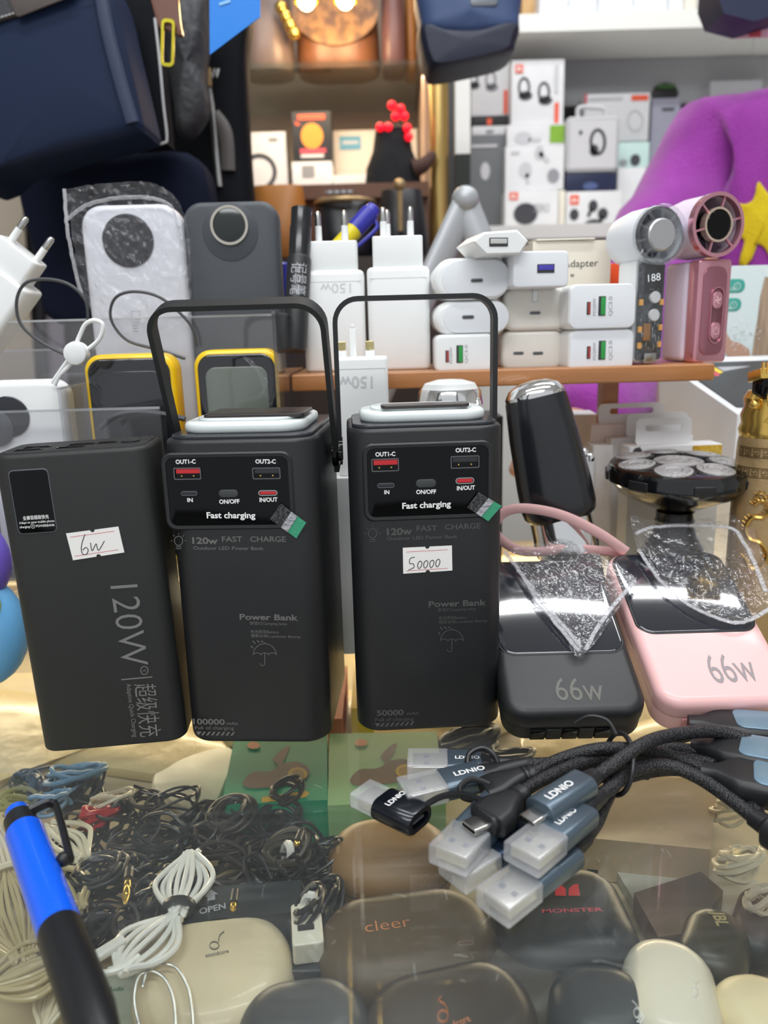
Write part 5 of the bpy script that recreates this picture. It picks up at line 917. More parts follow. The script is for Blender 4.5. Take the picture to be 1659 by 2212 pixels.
pbox('white earphone box with black charging case print, bottom of its stack', 1091, 1205, 411, 530, 1.36, .07, CARD, (('r', 1100, 416, 1119, 432, INKO), ('e', 1135, 462, 26, 22, DGI), ('e', 1172, 500, 12, 14, DGI), ('t', 'ZERO', (1152, 458), (1186, 458), 16, -.005, MGI), ('t', 'JBL', (1102, 428), (1117, 428), 7, .02, INKW)), zb=ZS)
pbox('narrow cream box beside the black charging case box', 1207, 1220, 411, 530, 1.37, .07, CREAM, (), zb=ZS)
t = pbox('grey plastic case with headband print and carry handle', 1222, 1337, 250, 372, 1.38, .05, mat('silver_grey_plastic', 'b7b7b9', .5), (('r', 1232, 262, 1328, 362, mat('pale_grey_window', 'cbcbce', .4)), ('o', 1291, 307, 15, 26, 7, DGI), ('e', 1283, 325, 10, 12, DGI), ('e', 1254, 287, 4, 5, DGI)), r=.009, name='earphone_case', cat='case')
P = [PY(1248, 254, 1.395), PY(1250, 234, 1.395), PY(1275, 232, 1.395), PY(1305, 236, 1.395), PY(1308, 254, 1.395)]; mb = MB(); mb.tube([t.matrix_world.inverted() @ p for p in spline(P, 5)], .0035, n=8); mb.build('carry_handle', LGI, t)
pbox('deep navy box under the grey plastic case', 1222, 1332, 374, 411, 1.38, .05, NVY, (('e', 1275, 402, 16, 8, mat('steel_blue_print', '4a5a86', .5)),))
pbox('white earphone box with black earbuds print, right bottom', 1223, 1341, 413, 530, 1.37, .06, CARD, (('r', 1231, 422, 1250, 442, INKO), ('e', 1240, 464, 10, 12, DGI), ('e', 1281, 445, 10, 12, DGI), ('s', ((1278, 450), (1270, 468)), 7, DGI), ('e', 1302, 462, 11, 12, DGI), ('s', ((1300, 466), (1294, 486)), 7, DGI), ('e', 1282, 497, 26, 22, DGI), ('t', 'JBL', (1233, 436), (1248, 436), 7, .02, INKW)), zb=ZS)
pbox('large white headphone box with red banner at back', 1262, 1402, 202, 305, 1.47, .07, CARD, (('r', 1364, 206, 1400, 217, INKO), ('r', 1263, 204, 1268, 224, INKR), ('o', 1372, 262, 16, 22, 3, LGI), ('r', 1272, 211, 1345, 216, LGI)))
pbox('pale mint box with two dark buds partly behind the sweater', 1335, 1402, 307, 361, 1.45, .06, mat('mint_card', 'c2dcd6', .55), (('e', 1372, 346, 11, 12, DGI), ('e', 1346, 352, 9, 7, MGI)))
pbox('white box under the pale mint box', 1332, 1392, 362, 530, 1.44, .06, CARD, (), zb=ZS); 
wbox('carton_stand', PY(1262, 300, 1.48).x, PY(1400, 300, 1.48).x, 1.52, 1.58, .345, PY(1330, 305, 1.47).z, CARD, 'plain white carton behind the headphone boxes', 'box')
pbox('lilac grey box behind the sweater shoulder', 1402, 1462, 212, 520, 1.50, .06, mat('lilac_grey_card', 'a7a7b8', .55), (('r', 1430, 234, 1456, 239, DGI),), zb=ZS)
pbox('flat white box at the back above the sweater collar', 1525, 1634, 174, 520, 1.50, .08, mat('dull_white_card', 'bcbcc2', .55), (), zb=ZS)
p = PY(1445, 190, 1.5); mb = MB(); mb.ball(.056, T(p.x, 1.555, p.z-.004) @ S(1.05, .7, .75), 12); t = thing('headphone_bag', 'black rounded bag with dim green label beside the shoulder', 'bag', T(0, 0, 0)); mb.build('body', BKC, t); mb = MB(); mb.box(p.x-.016, p.x+.016, 1.514, 1.5155, p.z+.003, p.z+.010); mb.build('label', mat('dim_green_print', '35602a', .5), t); mb = MB(); mb.tube(spline([(p.x-.02, 1.55, p.z+.02), (p.x-.01, 1.55, p.z+.05), (p.x+.01, 1.55, p.z+.05), (p.x+.02, 1.55, p.z+.02)], 6), .004, n=8); mb.build('loop', BKC, t)
wbox('carton_stand', p.x-.05, p.x+.045, 1.565, 1.6, .345, p.z-.03, BKC, 'black carton under the black rounded bag', 'box')
zt = zw+.026
for i, (x0, x1, m, lb) in enumerate(((1166, 1290, WHITE3, 'white box on the upper shelf nearest the tan panel'), (1293, 1442, WHITE3, 'white box second along the upper shelf'), (1445, 1477, CARD, 'narrow grey white box on the upper shelf'), (1480, 1504, CREAM, 'slim cream box on the upper shelf'), (1508, 1582, CARD, 'printed white box on the upper shelf'))):
    pbox(lb, x0, x1, -30, 33, 1.41, .12, m, (('r', (x0+x1)/2-2, 0, (x0+x1)/2+3, 14, LGI),) if i < 2 else ((('r', 1515, 0, 1570, 24, LGI), ('r', 1520, 6, 1565, 8, MGI), ('r', 1520, 14, 1565, 16, MGI)) if i == 4 else ()), zb=zt)
wbox('side_panel', PY(1128, 0, 1.45).x, PY(1162, 0, 1.45).x, 1.45, 1.6, zt, zt+.2, mat('tan_panel', 'c9a06a', .5), None, None, par=bpy.data.objects['wall_shelving'])
# pink tag and dark thing at the top right
p = PY(1625, 56, .95); t = thing('price_tag', 'pink hanging price tag with red square at the top right', 'tag', T(p.x, .95, p.z)); mb = MB(); mb.box(-.024, .03, 0, .0006, -.012, .016); mb.build('card', mat('pink_card', 'efb4cf', .5), t)
for c_, m_, z0, z1_, x0, x1 in ((0, INKR, -.011, -.001, -.003, .010), (1, mat('mint_green_print', '5fb59a', .5), .006, .016, -.002, .012)): mb = MB(); mb.box(x0, x1, -.0006, 0, z0, z1_); mb.build('printed_design', m_, t)
mb = MB(); mb.tube(spline([(.002, 0, -.012), (.001, .001, -.022), (-.001, 0, -.030), (.001, 0, -.036), (.003, 0, -.030), (.003, 0, -.012)], 5), .0004, n=6); mb.build('plastic_loop', CLEARP, t); mb = MB(); mb.tube([(0, 0, .016), (0, .02, .12)], .0005, n=6); mb.build('string', WHITE, t)
p = PY(1612, 0, .90); mb = MB(); mb.loft([[(x, y, z) for x, z in o] for y, o in ((0, [(-.03, .06), (-.031, .006), (-.022, -.012), (.01, -.020), (.05, -.010), (.05, .06)]), (.05, [(-.03, .06), (-.031, .006), (-.022, -.012), (.01, -.020), (.05, -.010), (.05, .06)]))], T(p.x, .90, p.z)); tag(mb.build('hanging_bag', NVY), 'dark bag corner hanging at the top right edge', 'bag')
# white post and stand
zt = PY(1000, 140, 1.25).z; x0, x1 = PY(984, 300, 1.25).x, PY(1016, 300, 1.25).x
t = thing('cabinet_post', 'upright post, white above and black below, beside the golden pole', 'post', T(0, 0, 0)); zm = PY(1000, 332, 1.25).z; wbox('upper_post', x0, x1, 1.25, 1.27, zm, zt+.3, LAQ, None, None, par=t); wbox('lower_post', x0, x1, 1.25, 1.27, .0, zm, mat('dark_green_black', '20261f', .5), None, None, par=t); wbox('foot', x0-.01, x1+.01, 1.24, 1.28, -.95, 0, LAQ, None, None, par=t)
mb = MB(); xg = PY(948, 300, 1.262).x; mb.lathe([(.0145, -.95), (.0145, 1.05)], T(xg, 1.262, 0), 24); tag(mb.build('display_pole', mat('satin_gold_metal', 'c9ab6a', .3, .8)), 'satin golden pole at the right of the lit display', 'pole')
GRS = mat('grey_silver_plastic', 'a9acb0', .35, .2)
t = thing('phone_stand', 'grey folding tripod stand behind the oval chargers', 'stand', T(0, 0, 0)); a = PY(1005, 432, .71)
for e in (PY(935, 590, .70), PY(1072, 600, .70), PY(1003, 600, .735)): e = a+(e-a)*(a.z-.0006)/(a.z-e.z); mb = MB(); mb.tube([a+Vector((0, .0, -.004)), a.lerp(e, .5), e], .0125, n=14, fl=.5); mb.build('leg', GRS, t)
mb = MB(); mb.ball(.012, Matrix.Translation(a), 10); mb.build('hinge', GRS, t)
# ------------------------------------------------------------------ warm lit display with bags
TAN = mat('tan_display_back', 'bda592', .55, var=(5, 'ae937c', .3)); SHG = clearmat('shelf_glass', (.88, .93, .9), 1.52, .02, .02, (.7, .8, .7))
xa, xb = PY(515, 300, 1.5).x, PY(903, 300, 1.5).x
t = thing('display_cabinet', 'warm lit tan display cabinet with glass shelf for leather bags', 'cabinet', T(0, 0, 0))
wbox('back_panel', xa, xb, 1.56, 1.58, -.95, 1.2, TAN, None, None, par=t); wbox('side_panel', xa-.02, xa, 1.3, 1.58, -.95, 1.2, BKC, None, None, par=t); wbox('side_panel', xb, xb+.010, 1.3, 1.58, -.95, 1.2, TAN, None, None, par=t)
zg = PY(720, 133, 1.30).z; wbox('glass_shelf', xa, xb, 1.30, 1.555, zg-.008, zg, SHG, None, None, par=t); zl_ = PY(700, 432, 1.36).z; zl_ -= .0; wbox('lower_shelf', xa, xb, 1.22, 1.558, zl_-.02, zl_, mat('brown_wood', '6b4630', .4), None, None, par=t); wbox('base', xa, xb, 1.24, 1.558, -.95, zl_-.02, mat('brown_wood', '6b4630', .4), None, None, par=t); wbox('top_panel', xa, xb, 1.3, 1.56, 1.0, 1.02, TAN, None, None, par=t)
for x, lb in ((-.092, 'small brass spotlight in the display cabinet, left'), (-.036, 'small brass spotlight in the display cabinet, right')):
    t_ = thing('spotlight', lb, 'lamp', T(x, 1.25, .682)); mb = MB(); mb.lathe([(.006, .5), (.006, .01), (.016, 0), (.018, -.022), (.016, -.022)], None, 20, cap=False); mb.build('shade', GOLD, t_); mb = MB(); mb.ball(.012, T(0, 0, -.020), 8); mb.build('bulb', mat('warm_bulb', 'ffd08a', .4, emit=60), t_)
    l = bpy.data.lights.new('spotlight_bulb', 'POINT'); l.energy = .38; l.color = (1, .72, .42); l.shadow_soft_size = .02; o = bpy.data.objects.new('spotlight_bulb', l); COL.objects.link(o); o.parent = t_; o.location = (0, 0, -.045)
l = bpy.data.lights.new('cabinet_strip_light', 'AREA'); l.shape = 'RECTANGLE'; l.size = .3; l.size_y = .02; l.energy = .55; l.color = (1, .78, .55); o = bpy.data.objects.new('cabinet_strip_light', l); COL.objects.link(o); o.location = (PY(720, 200, 1.4).x, 1.34, zg-.012); o.parent = bpy.data.objects['display_cabinet']
zl_ += .0006
# leather bags
def bag(label, x0, x1, yb, yt, Y, d, m, zb=None, flap=None, taper=.9, name='handbag', cat='handbag', bulge=.5):
    a, b = PY(x0, yb, Y), PY(x1, yb, Y); w_ = b.x-a.x; z0 = zb if zb is not None else a.z; h = PY((x0+x1)/2, yt, Y).z-z0; M = T((a.x+b.x)/2, Y+d/2, z0); t_ = thing(name, label, cat, M); mb = MB()
    mb.loft([[(x, y, z) for x, y in rring(w_*s_, d*dd, min(w_, d)*.42, 6)] for z, s_, dd in ((0, .86, .7), (h*.03, .96, .92), (h*.12, 1, 1), (h*.5, (1+taper)/2+.02, .95), (h*.9, taper, .6), (h, taper*.96, .45))]); mb.build('body', m, t_)
    if flap:
        mb = MB(); o_ = [(-w_*.5*taper, h*.98), (-w_*.48, h*.55), (-w_*.30, h*.33), (0, h*.25), (w_*.30, h*.33), (w_*.48, h*.55), (w_*.5*taper, h*.98)]; mb.prism([(p.x, p.y) for p in spline([(x, z, 0) for x, z in o_], 4)], .004, T(0, -d/2-.003, 0)); mb.build('flap', flap, t_)
    return t_, w_, h
LB = mat('brown_leather', '6e4630', .35, bump=(200, .3), var=(30, '8a5a38', .25)); LM = mat('mottled_tan_leather', '9a6f3e', .4, var=(60, '5e3f24', .12)); LV = mat('mauve_leather', '6d4b49', .4); LG = mat('taupe_leather', '7c6a62', .35); LO = mat('tan_orange_leather', 'b8782e', .45, bump=(120, .3), var=(12, '96581e', .3))
t, w_, h = bag('taupe leather bag with gold tassel charm, leftmost on the glass shelf', 512, 632, 132, -60, 1.33, .09, LG, zg+.0005)
mb = MB(); [mb.ball(.010, T(w_*.35+q*.006, -.052, h*.62-q*.012), 8) for q in range(4)]; mb.build('charm', GOLD, t)
t, w_, h = bag('mottled tan leather bag with curved flap in the middle of the glass shelf', 636, 822, 132, -60, 1.34, .09, LB, zg+.0005, LM)
bag('mauve brown leather bag on the right of the glass shelf', 826, 878, 132, -60, 1.33, .09, LV, zg+.0005); bag('slim tan leather bag beside the golden pole', 878, 900, 130, -60, 1.36, .07, LO, zg+.0005)
# boxes in the cabinet
wood = dict(zb=zl_)
pbox('white headphone box with black headband print in the lit cabinet', 528, 620, 285, 430, 1.42, .05, CARD, (('o', 560, 372, 34, 36, 9, DGI), ('r', 580, 298, 600, 305, MGI)), zb=zl_)
pbox('black box with orange round emblem in the lit cabinet', 632, 716, 240, 348, 1.40, .04, BKC, (('e', 674, 294, 24, 26, mat('orange_gold_print', 'e2902c', .45)), ('r', 642, 248, 702, 258, INKO), ('p', ((636, 262), (650, 270), (640, 272)), INKO), ('r', 648, 322, 704, 330, INKR), ('r', 650, 334, 700, 340, LGI)), zb=PY(674, 348, 1.40).z)
pbox('white box with small grey picture carrying the black orange emblem box', 632, 718, 349, 430, 1.38, .06, CARD, (('r', 652, 358, 680, 382, MGI),), zb=zl_)
pbox('wide white box with sky blue label in the lit cabinet', 722, 902, 280, 430, 1.45, .05, mat('warm_white_card', 'ddd2c6', .55), (('r', 733, 295, 780, 323, BLI), ('r', 740, 305, 774, 311, LGI)), zb=zl_)
pbox('low white carton in front of the sky blue label box', 720, 810, 378, 430, 1.37, .05, CARD, (), zb=zl_)
# black rose with red lights
c = PY(848, 330, 1.25); t = thing('bear_ornament', 'dark plush ornament topped by red fairy lights in the lit cabinet', 'ornament', T(c.x, 1.25, zl_+.001)); zz = c.z-zl_
mb = MB(); mb.loft([[(x, y, z) for x, y in rring(a_, b_, min(a_, b_)*.45, 6)] for z, a_, b_ in ((0, .085, .05), (zz*.5, .08, .05), (zz, .06, .045), (zz+.03, .05, .04), (zz+.036, .03, .02))], T(0, .0, 0)); mb.build('body', mat('black_plush', '17171b', .85, bump=(160, .8)), t)
mb = MB(); mb.tube(spline([(.03, -.02, .018), (.045, -.02, zz*.5), (.06, -.01, zz*.85)], 6), .014, n=10, rf=lambda u: 1-.5*u); mb.build('arm', mat('brown_plush', '4a3028', .8), t)
for k, (dx, dz) in enumerate(((.005, .050), (.013, .060), (.0, .065), (.018, .050), (-.006, .036), (.022, .034), (.024, .022), (-.018, .036))):
    mb = MB(); mb.ball(.0065, T(dx, -.02, zz+dz-.006), 7); mb.build('fairy_light', mat('red_fairy_light', 'f01528', .4, emit=1.3), t)
# bags low in front of the cabinet
t, w_, h = bag('orange tan leather bag at the foot of the lit cabinet', 538, 664, 560, 392, 1.10, .08, LO, 0.0 if 0 else PY(600, 560, 1.10).z)
zf_ = PY(600, 560, 1.10).z; wbox('side_table', PY(530, 560, 1.08).x, PY(985, 560, 1.08).x, 1.06, 1.235, -.95, min(zf_, PY(740, 560, 1.10).z)-.0005, mat('dark_walnut', '2e211b', .5), 'dark walnut side table in front of the lit cabinet', 'table')
t, w_, h = bag('black quilted bag with brass zip trim below the lit cabinet', 682, 812, 560, 420, 1.09, .09, mat('black_quilted_leather', '15161c', .4, bump=(60, .6)), zf_, taper=.98)
mb = MB(); mb.tube([(w_*.5*cos(a), .045*sin(a)*.9, h-.004) for a in [k*pi/16 for k in range(32)]], .003, n=8, closed=True); mb.build('brass_zip', BRASS, t)
for k in range(4): mb = MB(); mb.lathe([(.006, 0), (.006, .003)], T(-.02+k*.009, -.03, h+.004), 14); mb.build('bead', CHROME, t)
t, w_, h = bag('black bag with brass bars in front of the golden pole', 815, 930, 560, 400, 1.10, .09, mat('black_smooth_leather', '131419', .45), zf_, taper=.8)
mb = MB(); mb.tube([(-.004, -.05, h*.35), (-.004, -.05, h*1.0)], .0035, n=8); mb.ball(.008, T(-.004, -.05, h), 8); mb.build('brass_bar', BRASS, t)
# ------------------------------------------------------------------ hanging bags, upper left
NAV = mat('navy_nylon', '1c2c4a', .55, spec=.15, bump=(900, .35), var=(3, '1a2238', .3)); BKN = mat('black_nylon', '111318', .6, spec=.1, bump=(700, .3)); GRN = mat('charcoal_leather', '2c2e33', .38, bump=(400, .3)); PUF = mat('quilted_graphite_fabric', '3a3c40', .5, bump=(25, 1, .01))
def pbag(name, label, pts, Y, d, m, cat='bag', bev=.012, group=None):
    P = [PY(x, y, Y) for x, y in pts]; c = sum(P, Vector())/len(P); M = T(c.x, Y, c.z); t_ = thing(name, label, cat, M, group); mb = MB(); o = [(p.x-c.x, p.z-c.z) for p in P]; sp = [(p.x, p.y) for p in spline([(x, z, 0) for x, z in o], 4, True)] if bev else o
    n = 4; R = []
    m_ = len(sp); ar = sum(sp[i][0]*sp[(i+1) % m_][1]-sp[(i+1) % m_][0]*sp[i][1] for i in range(m_)); sg = 1 if ar > 0 else -1
    nr = []
    for i in range(m_):
        e = Vector(sp[(i+1) % m_])-Vector(sp[i-1]); e = e.normalized() if e.length else Vector((1, 0)); nr.append(Vector((-e.y, e.x))*sg)
    sc_ = lambda p, i: (1-min(.9, i/max(hypot(*p), 1e-6)))
    for u, v in ((.02, -.10*bev), (.35, -.09*bev), (.7, -.05*bev)): R.append([(p[0]*u*sc_(p, bev), v, p[1]*u*sc_(p, bev)) for p in sp])
    for k in range(n+1): a = k/n*pi/2; R.append([(p[0]*sc_(p, bev*(1-sin(a))), bev*(1-cos(a)), p[1]*sc_(p, bev*(1-sin(a)))) for p in sp])
    R += [[(x, d-y, z) for x, y, z in r] for r in R[::-1]]; mb.loft(R); mb.build('body', m, t_); return t_, (lambda x, y, yy=0: (PY(x, y, Y).x-c.x, yy, PY(x, y, Y).z-c.z))
t, L = pbag('hanging_bag', 'navy nylon bag with charcoal leather flap filling the upper left', ((-70, -80), (150, -80), (222, -60), (262, 80), (300, 240), (304, 272), (282, 288), (120, 330), (0, 366), (-70, 380)), .70, .07, NAV)
mb = MB(); o = [L(-80, -70)[::2], L(215, -70)[::2], L(170, -8)[::2], L(60, 30)[::2], L(0, 52)[::2], L(-80, 80)[::2]]; mb.prism([(p[0], p[1]) for p in o], .006, T(0, -.005, 0), .002); fl = mb.build('flap', GRN, t)
mb = MB()
for k in range(30): x0 = -20+k*7.5; y0 = 50-x0*.315; mb.tube([L(x0, y0-4, -.0055), L(x0+5, y0-5.8, -.0055)], .0006, n=5)
o = mb.build('stitching', LGI, fl); o['kind'] = 'stuff'
mb = MB(); mb.rs(.05, .02, .002, .003, .0005, T(L(95, 2)[0], -.0075, L(95, -6)[2]) @ RY(-17)); mb.build('metal_badge', mat('dull_metal_badge', '5a5250', .35, .6), fl)
mb = MB(); mb.tube(spline([L(212, -60, -.002), L(232, 60, -.003), L(262, 180, -.003), (L(288, 268, -.003))], 8), .006, n=8, fl=.5); mb.build('edge_band', mat('dark_blue_band', '1d2a48', .5), t)
t, L = pbag('hanging_bag', 'flat black bag with pale piped edge hanging behind the navy bag', ((150, -60), (322, -60), (338, 60), (352, 200), (360, 300), (352, 312), (250, 318), (150, 320)), .78, .03, BKN, bev=.004)
mb = MB(); mb.tube(spline([L(335, 40, -.001), L(345, 130, -.001), L(354, 230, -.001), L(361, 296, -.001), L(352, 310, -.001), L(300, 316, -.001), L(240, 319, -.001)], 8), .0012, n=6); mb.build('piping', LGI, t)
t, L = pbag('backpack', 'black backpack hanging behind with silver zip pull and strap', ((300, -60), (520, -60), (528, 120), (534, 300), (545, 470), (548, 640), (300, 650), (290, 400)), .92, .05, BKN, cat='backpack', bev=.02)
mb = MB(); mb.tube([L(452, 195, -.006), L(458, 228, -.006), L(475, 405, -.006)], .0038, n=8, fl=.5, rf=lambda u: 1); mb.build('zip_pull', STEEL, t); mb = MB(); mb.tube([L(448, 150, -.004), L(450, 190, -.005)], .005, n=6); mb.build('zip_slider', BRASS, t)
mb = MB(); mb.tube(spline([L(462, 250, -.004), L(488, 290, -.004), L(494, 370, -.004)], 6), .008, n=8, fl=.4); mb.build('side_strap', mat('grey_webbing', '55504e', .6), t)
mb = MB(); a, b = L(448, 168, -.001), L(474, 168, -.001); mb.stroke([(a[0]+(b[0]-a[0])*k/6, a[2]+(.008 if k % 2 == 0 else 0)) for k in range(7)], .0022, -.002); mb.build('zigzag_print', INKW, t)
t, L = pbag('hanging_bag', 'dark navy bag hanging low behind the tall white power bank', ((30, 330), (200, 335), (400, 325), (450, 420), (440, 560), (420, 660), (120, 700), (70, 560)), .82, .06, mat('midnight_fabric', '11172a', .7, spec=.1, bump=(500, .3)))
t, L = pbag('jacket_sleeve', 'puffy graphite fabric sleeve hanging beside the brown leather tag', ((362, -60), (432, -60), (440, 60), (432, 150), (440, 220), (410, 275), (378, 285), (366, 200), (350, 90)), .84, .05, PUF, cat='sleeve', bev=.018)
t, L = pbag('leather_tag', 'brown leather strap end with brass clasp hanging near the top', ((318, -60), (372, -60), (388, 45), (392, 76), (362, 64), (340, 52)), .68, .006, mat('brown_strap_leather', '6b4436', .3, coat=.3), cat='strap', bev=.001)
mb = MB(); c = L(364, 95); o_, i_ = rring(.0105, .034, .0035, 5), rring(.0065, .029, .002, 5); mb.loft([[(x, y, z) for x, z in r] for r, y in ((o_, 0), (o_, .002), (i_, .002), (i_, 0))], T(c[0], -.003, c[2]) @ RY(7), loop=True); mb.build('brass_clasp', mat('lime_gold_metal', 'cfc23a', .25, .8), t)
t, L = pbag('swing_tag', 'bright blue cardboard swing tag at the top', ((452, -60), (562, -60), (562, 36), (453, 118)), .66, .001, mat('bright_blue_card', '0d7fe0', .45), cat='tag', bev=0)
mb = MB(); a, b = L(474, 10), L(498, 2); mb.stroke([(a[0], a[2]), (b[0], b[2])], .002, -.0006); mb.build('printed_mark', mat('light_blue_ink', '8cc4f0', .5), t)
t, L = pbag('hanging_pouch', 'navy blue pouch with darker base hanging above the boxes', ((905, -60), (1020, -70), (1126, -60), (1128, 20), (1120, 62), (1050, 74), (980, 76), (920, 62), (908, 30)), .95, .07, mat('denim_blue_nylon', '3c4f78', .55, bump=(500, .3)), cat='pouch', bev=.02)
mb = MB(); P = [L(*p)[::2] for p in ((908, 48), (960, 62), (1040, 62), (1122, 44), (1118, 85), (1104, 108), (1020, 130), (940, 143), (922, 128), (910, 90))]; sp = [(p.x, p.y) for p in spline([(a, b, 0) for a, b in P], 4, True)]; cc = Vector((sum(p[0] for p in sp)/len(sp), sum(p[1] for p in sp)/len(sp)))
mb.loft([[(cc.x+(p[0]-cc.x)*k, y, cc.y+(p[1]-cc.y)*k) for p in sp] for k, y in ((.02, -.004), (.5, -.0038), (.86, -.002), (.96, .004), (1, .014), (1, .06), (.95, .072), (.5, .074), (.02, .074))]); mb.build('base_panel', mat('ink_blue_nylon', '1e2438', .55), t)
mb = MB(); c = L(1045, 2); mb.rs(.03, .012, .003, .004, .001, T(c[0], -.003, c[2])); mb.build('logo_patch', mat('dull_silver_badge', '777c82', .35, .4), t)
# pale drapes far left
for k, (x0, x1, m, lb) in enumerate(((-40, 40, mat('beige_fabric', 'a59a8c', .8), 'pale beige fabric panel at the far left'), (38, 66, mat('black_webbing', '15161d', .7), 'black strap hanging left of the tall white power bank'), (62, 110, mat('mauve_grey_fabric', '8d8494', .8), 'mauve grey fabric strap hanging at the left'), (106, 190, BKN, 'wide black strap hanging beside the mauve grey one'))):
    Y = .88+.012*k; mb = MB(); P0 = [PY(x0+(0 if k == 0 else 0), 330, Y), PY(x0+30 if k else x0, 760, Y)]; P1 = [PY(x1, 330, Y), PY(x1+30, 760, Y)]
    R = [[(a.x, Y, a.z), (b.x, Y, b.z), (b.x, Y+.006, b.z), (a.x, Y+.006, a.z)] for a, b in ((P0[0].lerp(P0[1], u), P1[0].lerp(P1[1], u)) for u in (-.6, 0, .5, 1, 1.6))]; mb.loft(R); tag(mb.build('fabric_strap', m), lb, 'fabric')
# ------------------------------------------------------------------ inside the display counter
ZF = -.0775
def G(px, py, z=-.060): return PZ(px, py, z)
def xyd(px, py, z=-.06): p = G(px, py, z); return p
def case(label, px, py, w_, l_, yaw, h, m, r=None, b=None, z0=None, tilt=0, name='earphone_case', seam=True, seamm=None):
    p = G(px, py, ZF+h*.8); M = T(p.x, p.y, (ZF if z0 is None else z0)+.0004) @ RZ(yaw) @ RX(tilt); t_ = thing(name, label, 'earphone case' if name == 'earphone_case' else 'box', M); r = r or min(w_, l_)*.47; b = b or min(h*.42, r*.9)
    mb = MB(); mb.rz(w_, l_, h, r, b, T(0, -l_/2, 0), n=10, bn=7); mb.build('shell', m, t_)
    if seam: mb = MB(); mb.rz(w_+.0002, l_+.0002, .0005, r, .0001, T(0, -l_/2-.0001, h*.52), n=10); mb.build('lid_seam', seamm or DKS, t_)
    return t_, M, h
DKS = mat('dark_seam', '2a2826', .5)
def toptext(t_, M, h, jobs, m, z=.0002, nm='lettering', bold=.01):
    """write on the lid: baseline pixel a to b, capital height in metres"""
    inv = M.inverted(); mb = MB()
    for s_, a, b, hh in jobs:
        zt = M.translation.z+h+z; A, B = PZ(*a, zt), PZ(*b, zt); vs, fs, x0, x1 = textmesh(s_, bold); L_ = (B-A).length; e = (B-A).normalized(); u = Vector((-e.y, e.x, 0)); k = L_/(x1-x0); kz = hh/.70
        mb.add([inv @ (A+e*((v.x-x0)*k)+u*(v.y*kz)) for v in vs], fs)
    return mb.build(nm, m, t_)
def topstroke(t_, M, h, lines, m, wd, nm='logo_print', z=.0002, closed=False):
    inv = M.inverted(); mb = MB(); zt = M.translation.z+h+z
    for pts in lines:
        P = [inv @ PZ(*p, zt) for p in pts]; c = spline(P, 4); mb.tube(c, wd/2, n=5, fl=.3, up=(0, 0, 1)) if not closed else mb.tube(spline(P, 4, True), wd/2, n=5, closed=True)
    return mb.build(nm, m, t_)
def circ(cx, cy, rx, ry, n=12): return [(cx+rx*cos(2*pi*k/n), cy-ry*sin(2*pi*k/n)) for k in range(n+1)]
CRM = mat('cream_shell', 'd9c8a8', .4, coat=.2); OLV = mat('olive_brown_shell', '5d4c38', .45); TANS = mat('tan_brown_shell', '8f6c44', .45); DBR = mat('dark_brown_shell', '4a3f37', .4); CHS = mat('charcoal_shell', '2c2e31', .4); WHS = mat('warm_white_shell', 'e0d8c6', .35, coat=.2)
t, M, h = case('cream pebble earphone case with grey logo near the front left', 462, 2092, .066, .066, 12, .026, CRM, r=.0315, b=.012, seamm=mat('tan_seam', 'b09a74', .5)); toptext(t, M, h, (('soundcore', (444, 2068), (494, 2058), .0022),), INKG); topstroke(t, M, h, (circ(463, 2043, 10, 8), ((472, 2034), (474, 2022), (484, 2013))), INKG, .0011)
t, M, h = case('olive brown earphone case with orange lettering in the middle', 878, 2020, .078, .052, 8, .028, OLV); toptext(t, M, h, (('cleer', (790, 2014), (888, 2000), .0060),), mat('copper_ink', 'd98c5c', .4), bold=-.01)
t, M, h = case('tan brown earphone case behind the orange lettered case', 842, 1836, .062, .050, 4, .030, TANS)
t, M, h = case('dark grey earphone case at the front edge beside the cream pebble', 655, 2205, .050, .040, 6, .028, mat('slate_case_shell', '4a4a4c', .4))
t, M, h = case('dark brown earphone case with copper logo at the front centre', 975, 2190, .066, .046, 14, .027, DBR); toptext(t, M, h, (('soundcore', (952, 2235), (1018, 2205), .0032),), mat('copper_ink', 'd98c5c', .4)); topstroke(t, M, h, (circ(957, 2196, 11, 12), ((968, 2190), (962, 2172), (950, 2164)), ((946, 2162), (953, 2154))), mat('copper_ink', 'd98c5c', .4), .0017)
t, M, h = case('black earphone case with red logo and red lettering', 1215, 1975, .060, .056, 2, .028, CHS, r=.017); toptext(t, M, h, (('MONSTER', (1172, 1972), (1304, 1968), .0022),), INKR, bold=.02)
inv = M.inverted(); zt = M.translation.z+h+.0002; mb = MB()
for o in (((1199, 1935), (1199, 1910), (1213, 1912), (1222, 1920), (1223, 1935)), ((1228, 1935), (1229, 1920), (1238, 1911), (1249, 1909), (1253, 1935))): mb.add([inv @ PZ(*p, zt) for p in o], [tuple(range(len(o)))])
mb.build('logo_print', mat('bright_red_ink', 'e0303c', .45), t)
t, M, h = case('olive black oval earphone case with gold lettering at the right', 1545, 2030, .028, .038, -32, .022, mat('olive_black_shell', '3d382c', .35), r=.013)
toptext(t, M, h, (('JBL', (1536, 1968), (1550, 2000), .0052),), mat('pale_gold_ink', 'b8a878', .4), bold=.03)
case('black earphone case half hidden at the right edge', 1640, 1985, .022, .042, -35, .020, CHS, r=.010)
t, M, h = case('warm white earphone case with white logo at the front right', 1452, 2150, .036, .058, -14, .028, WHS, seam=False); topstroke(t, M, h, (circ(1500, 2144, 8, 10), ((1503, 2134), (1504, 2124), (1495, 2118)), ((1504, 2124), (1510, 2118))), INKW, .0008)
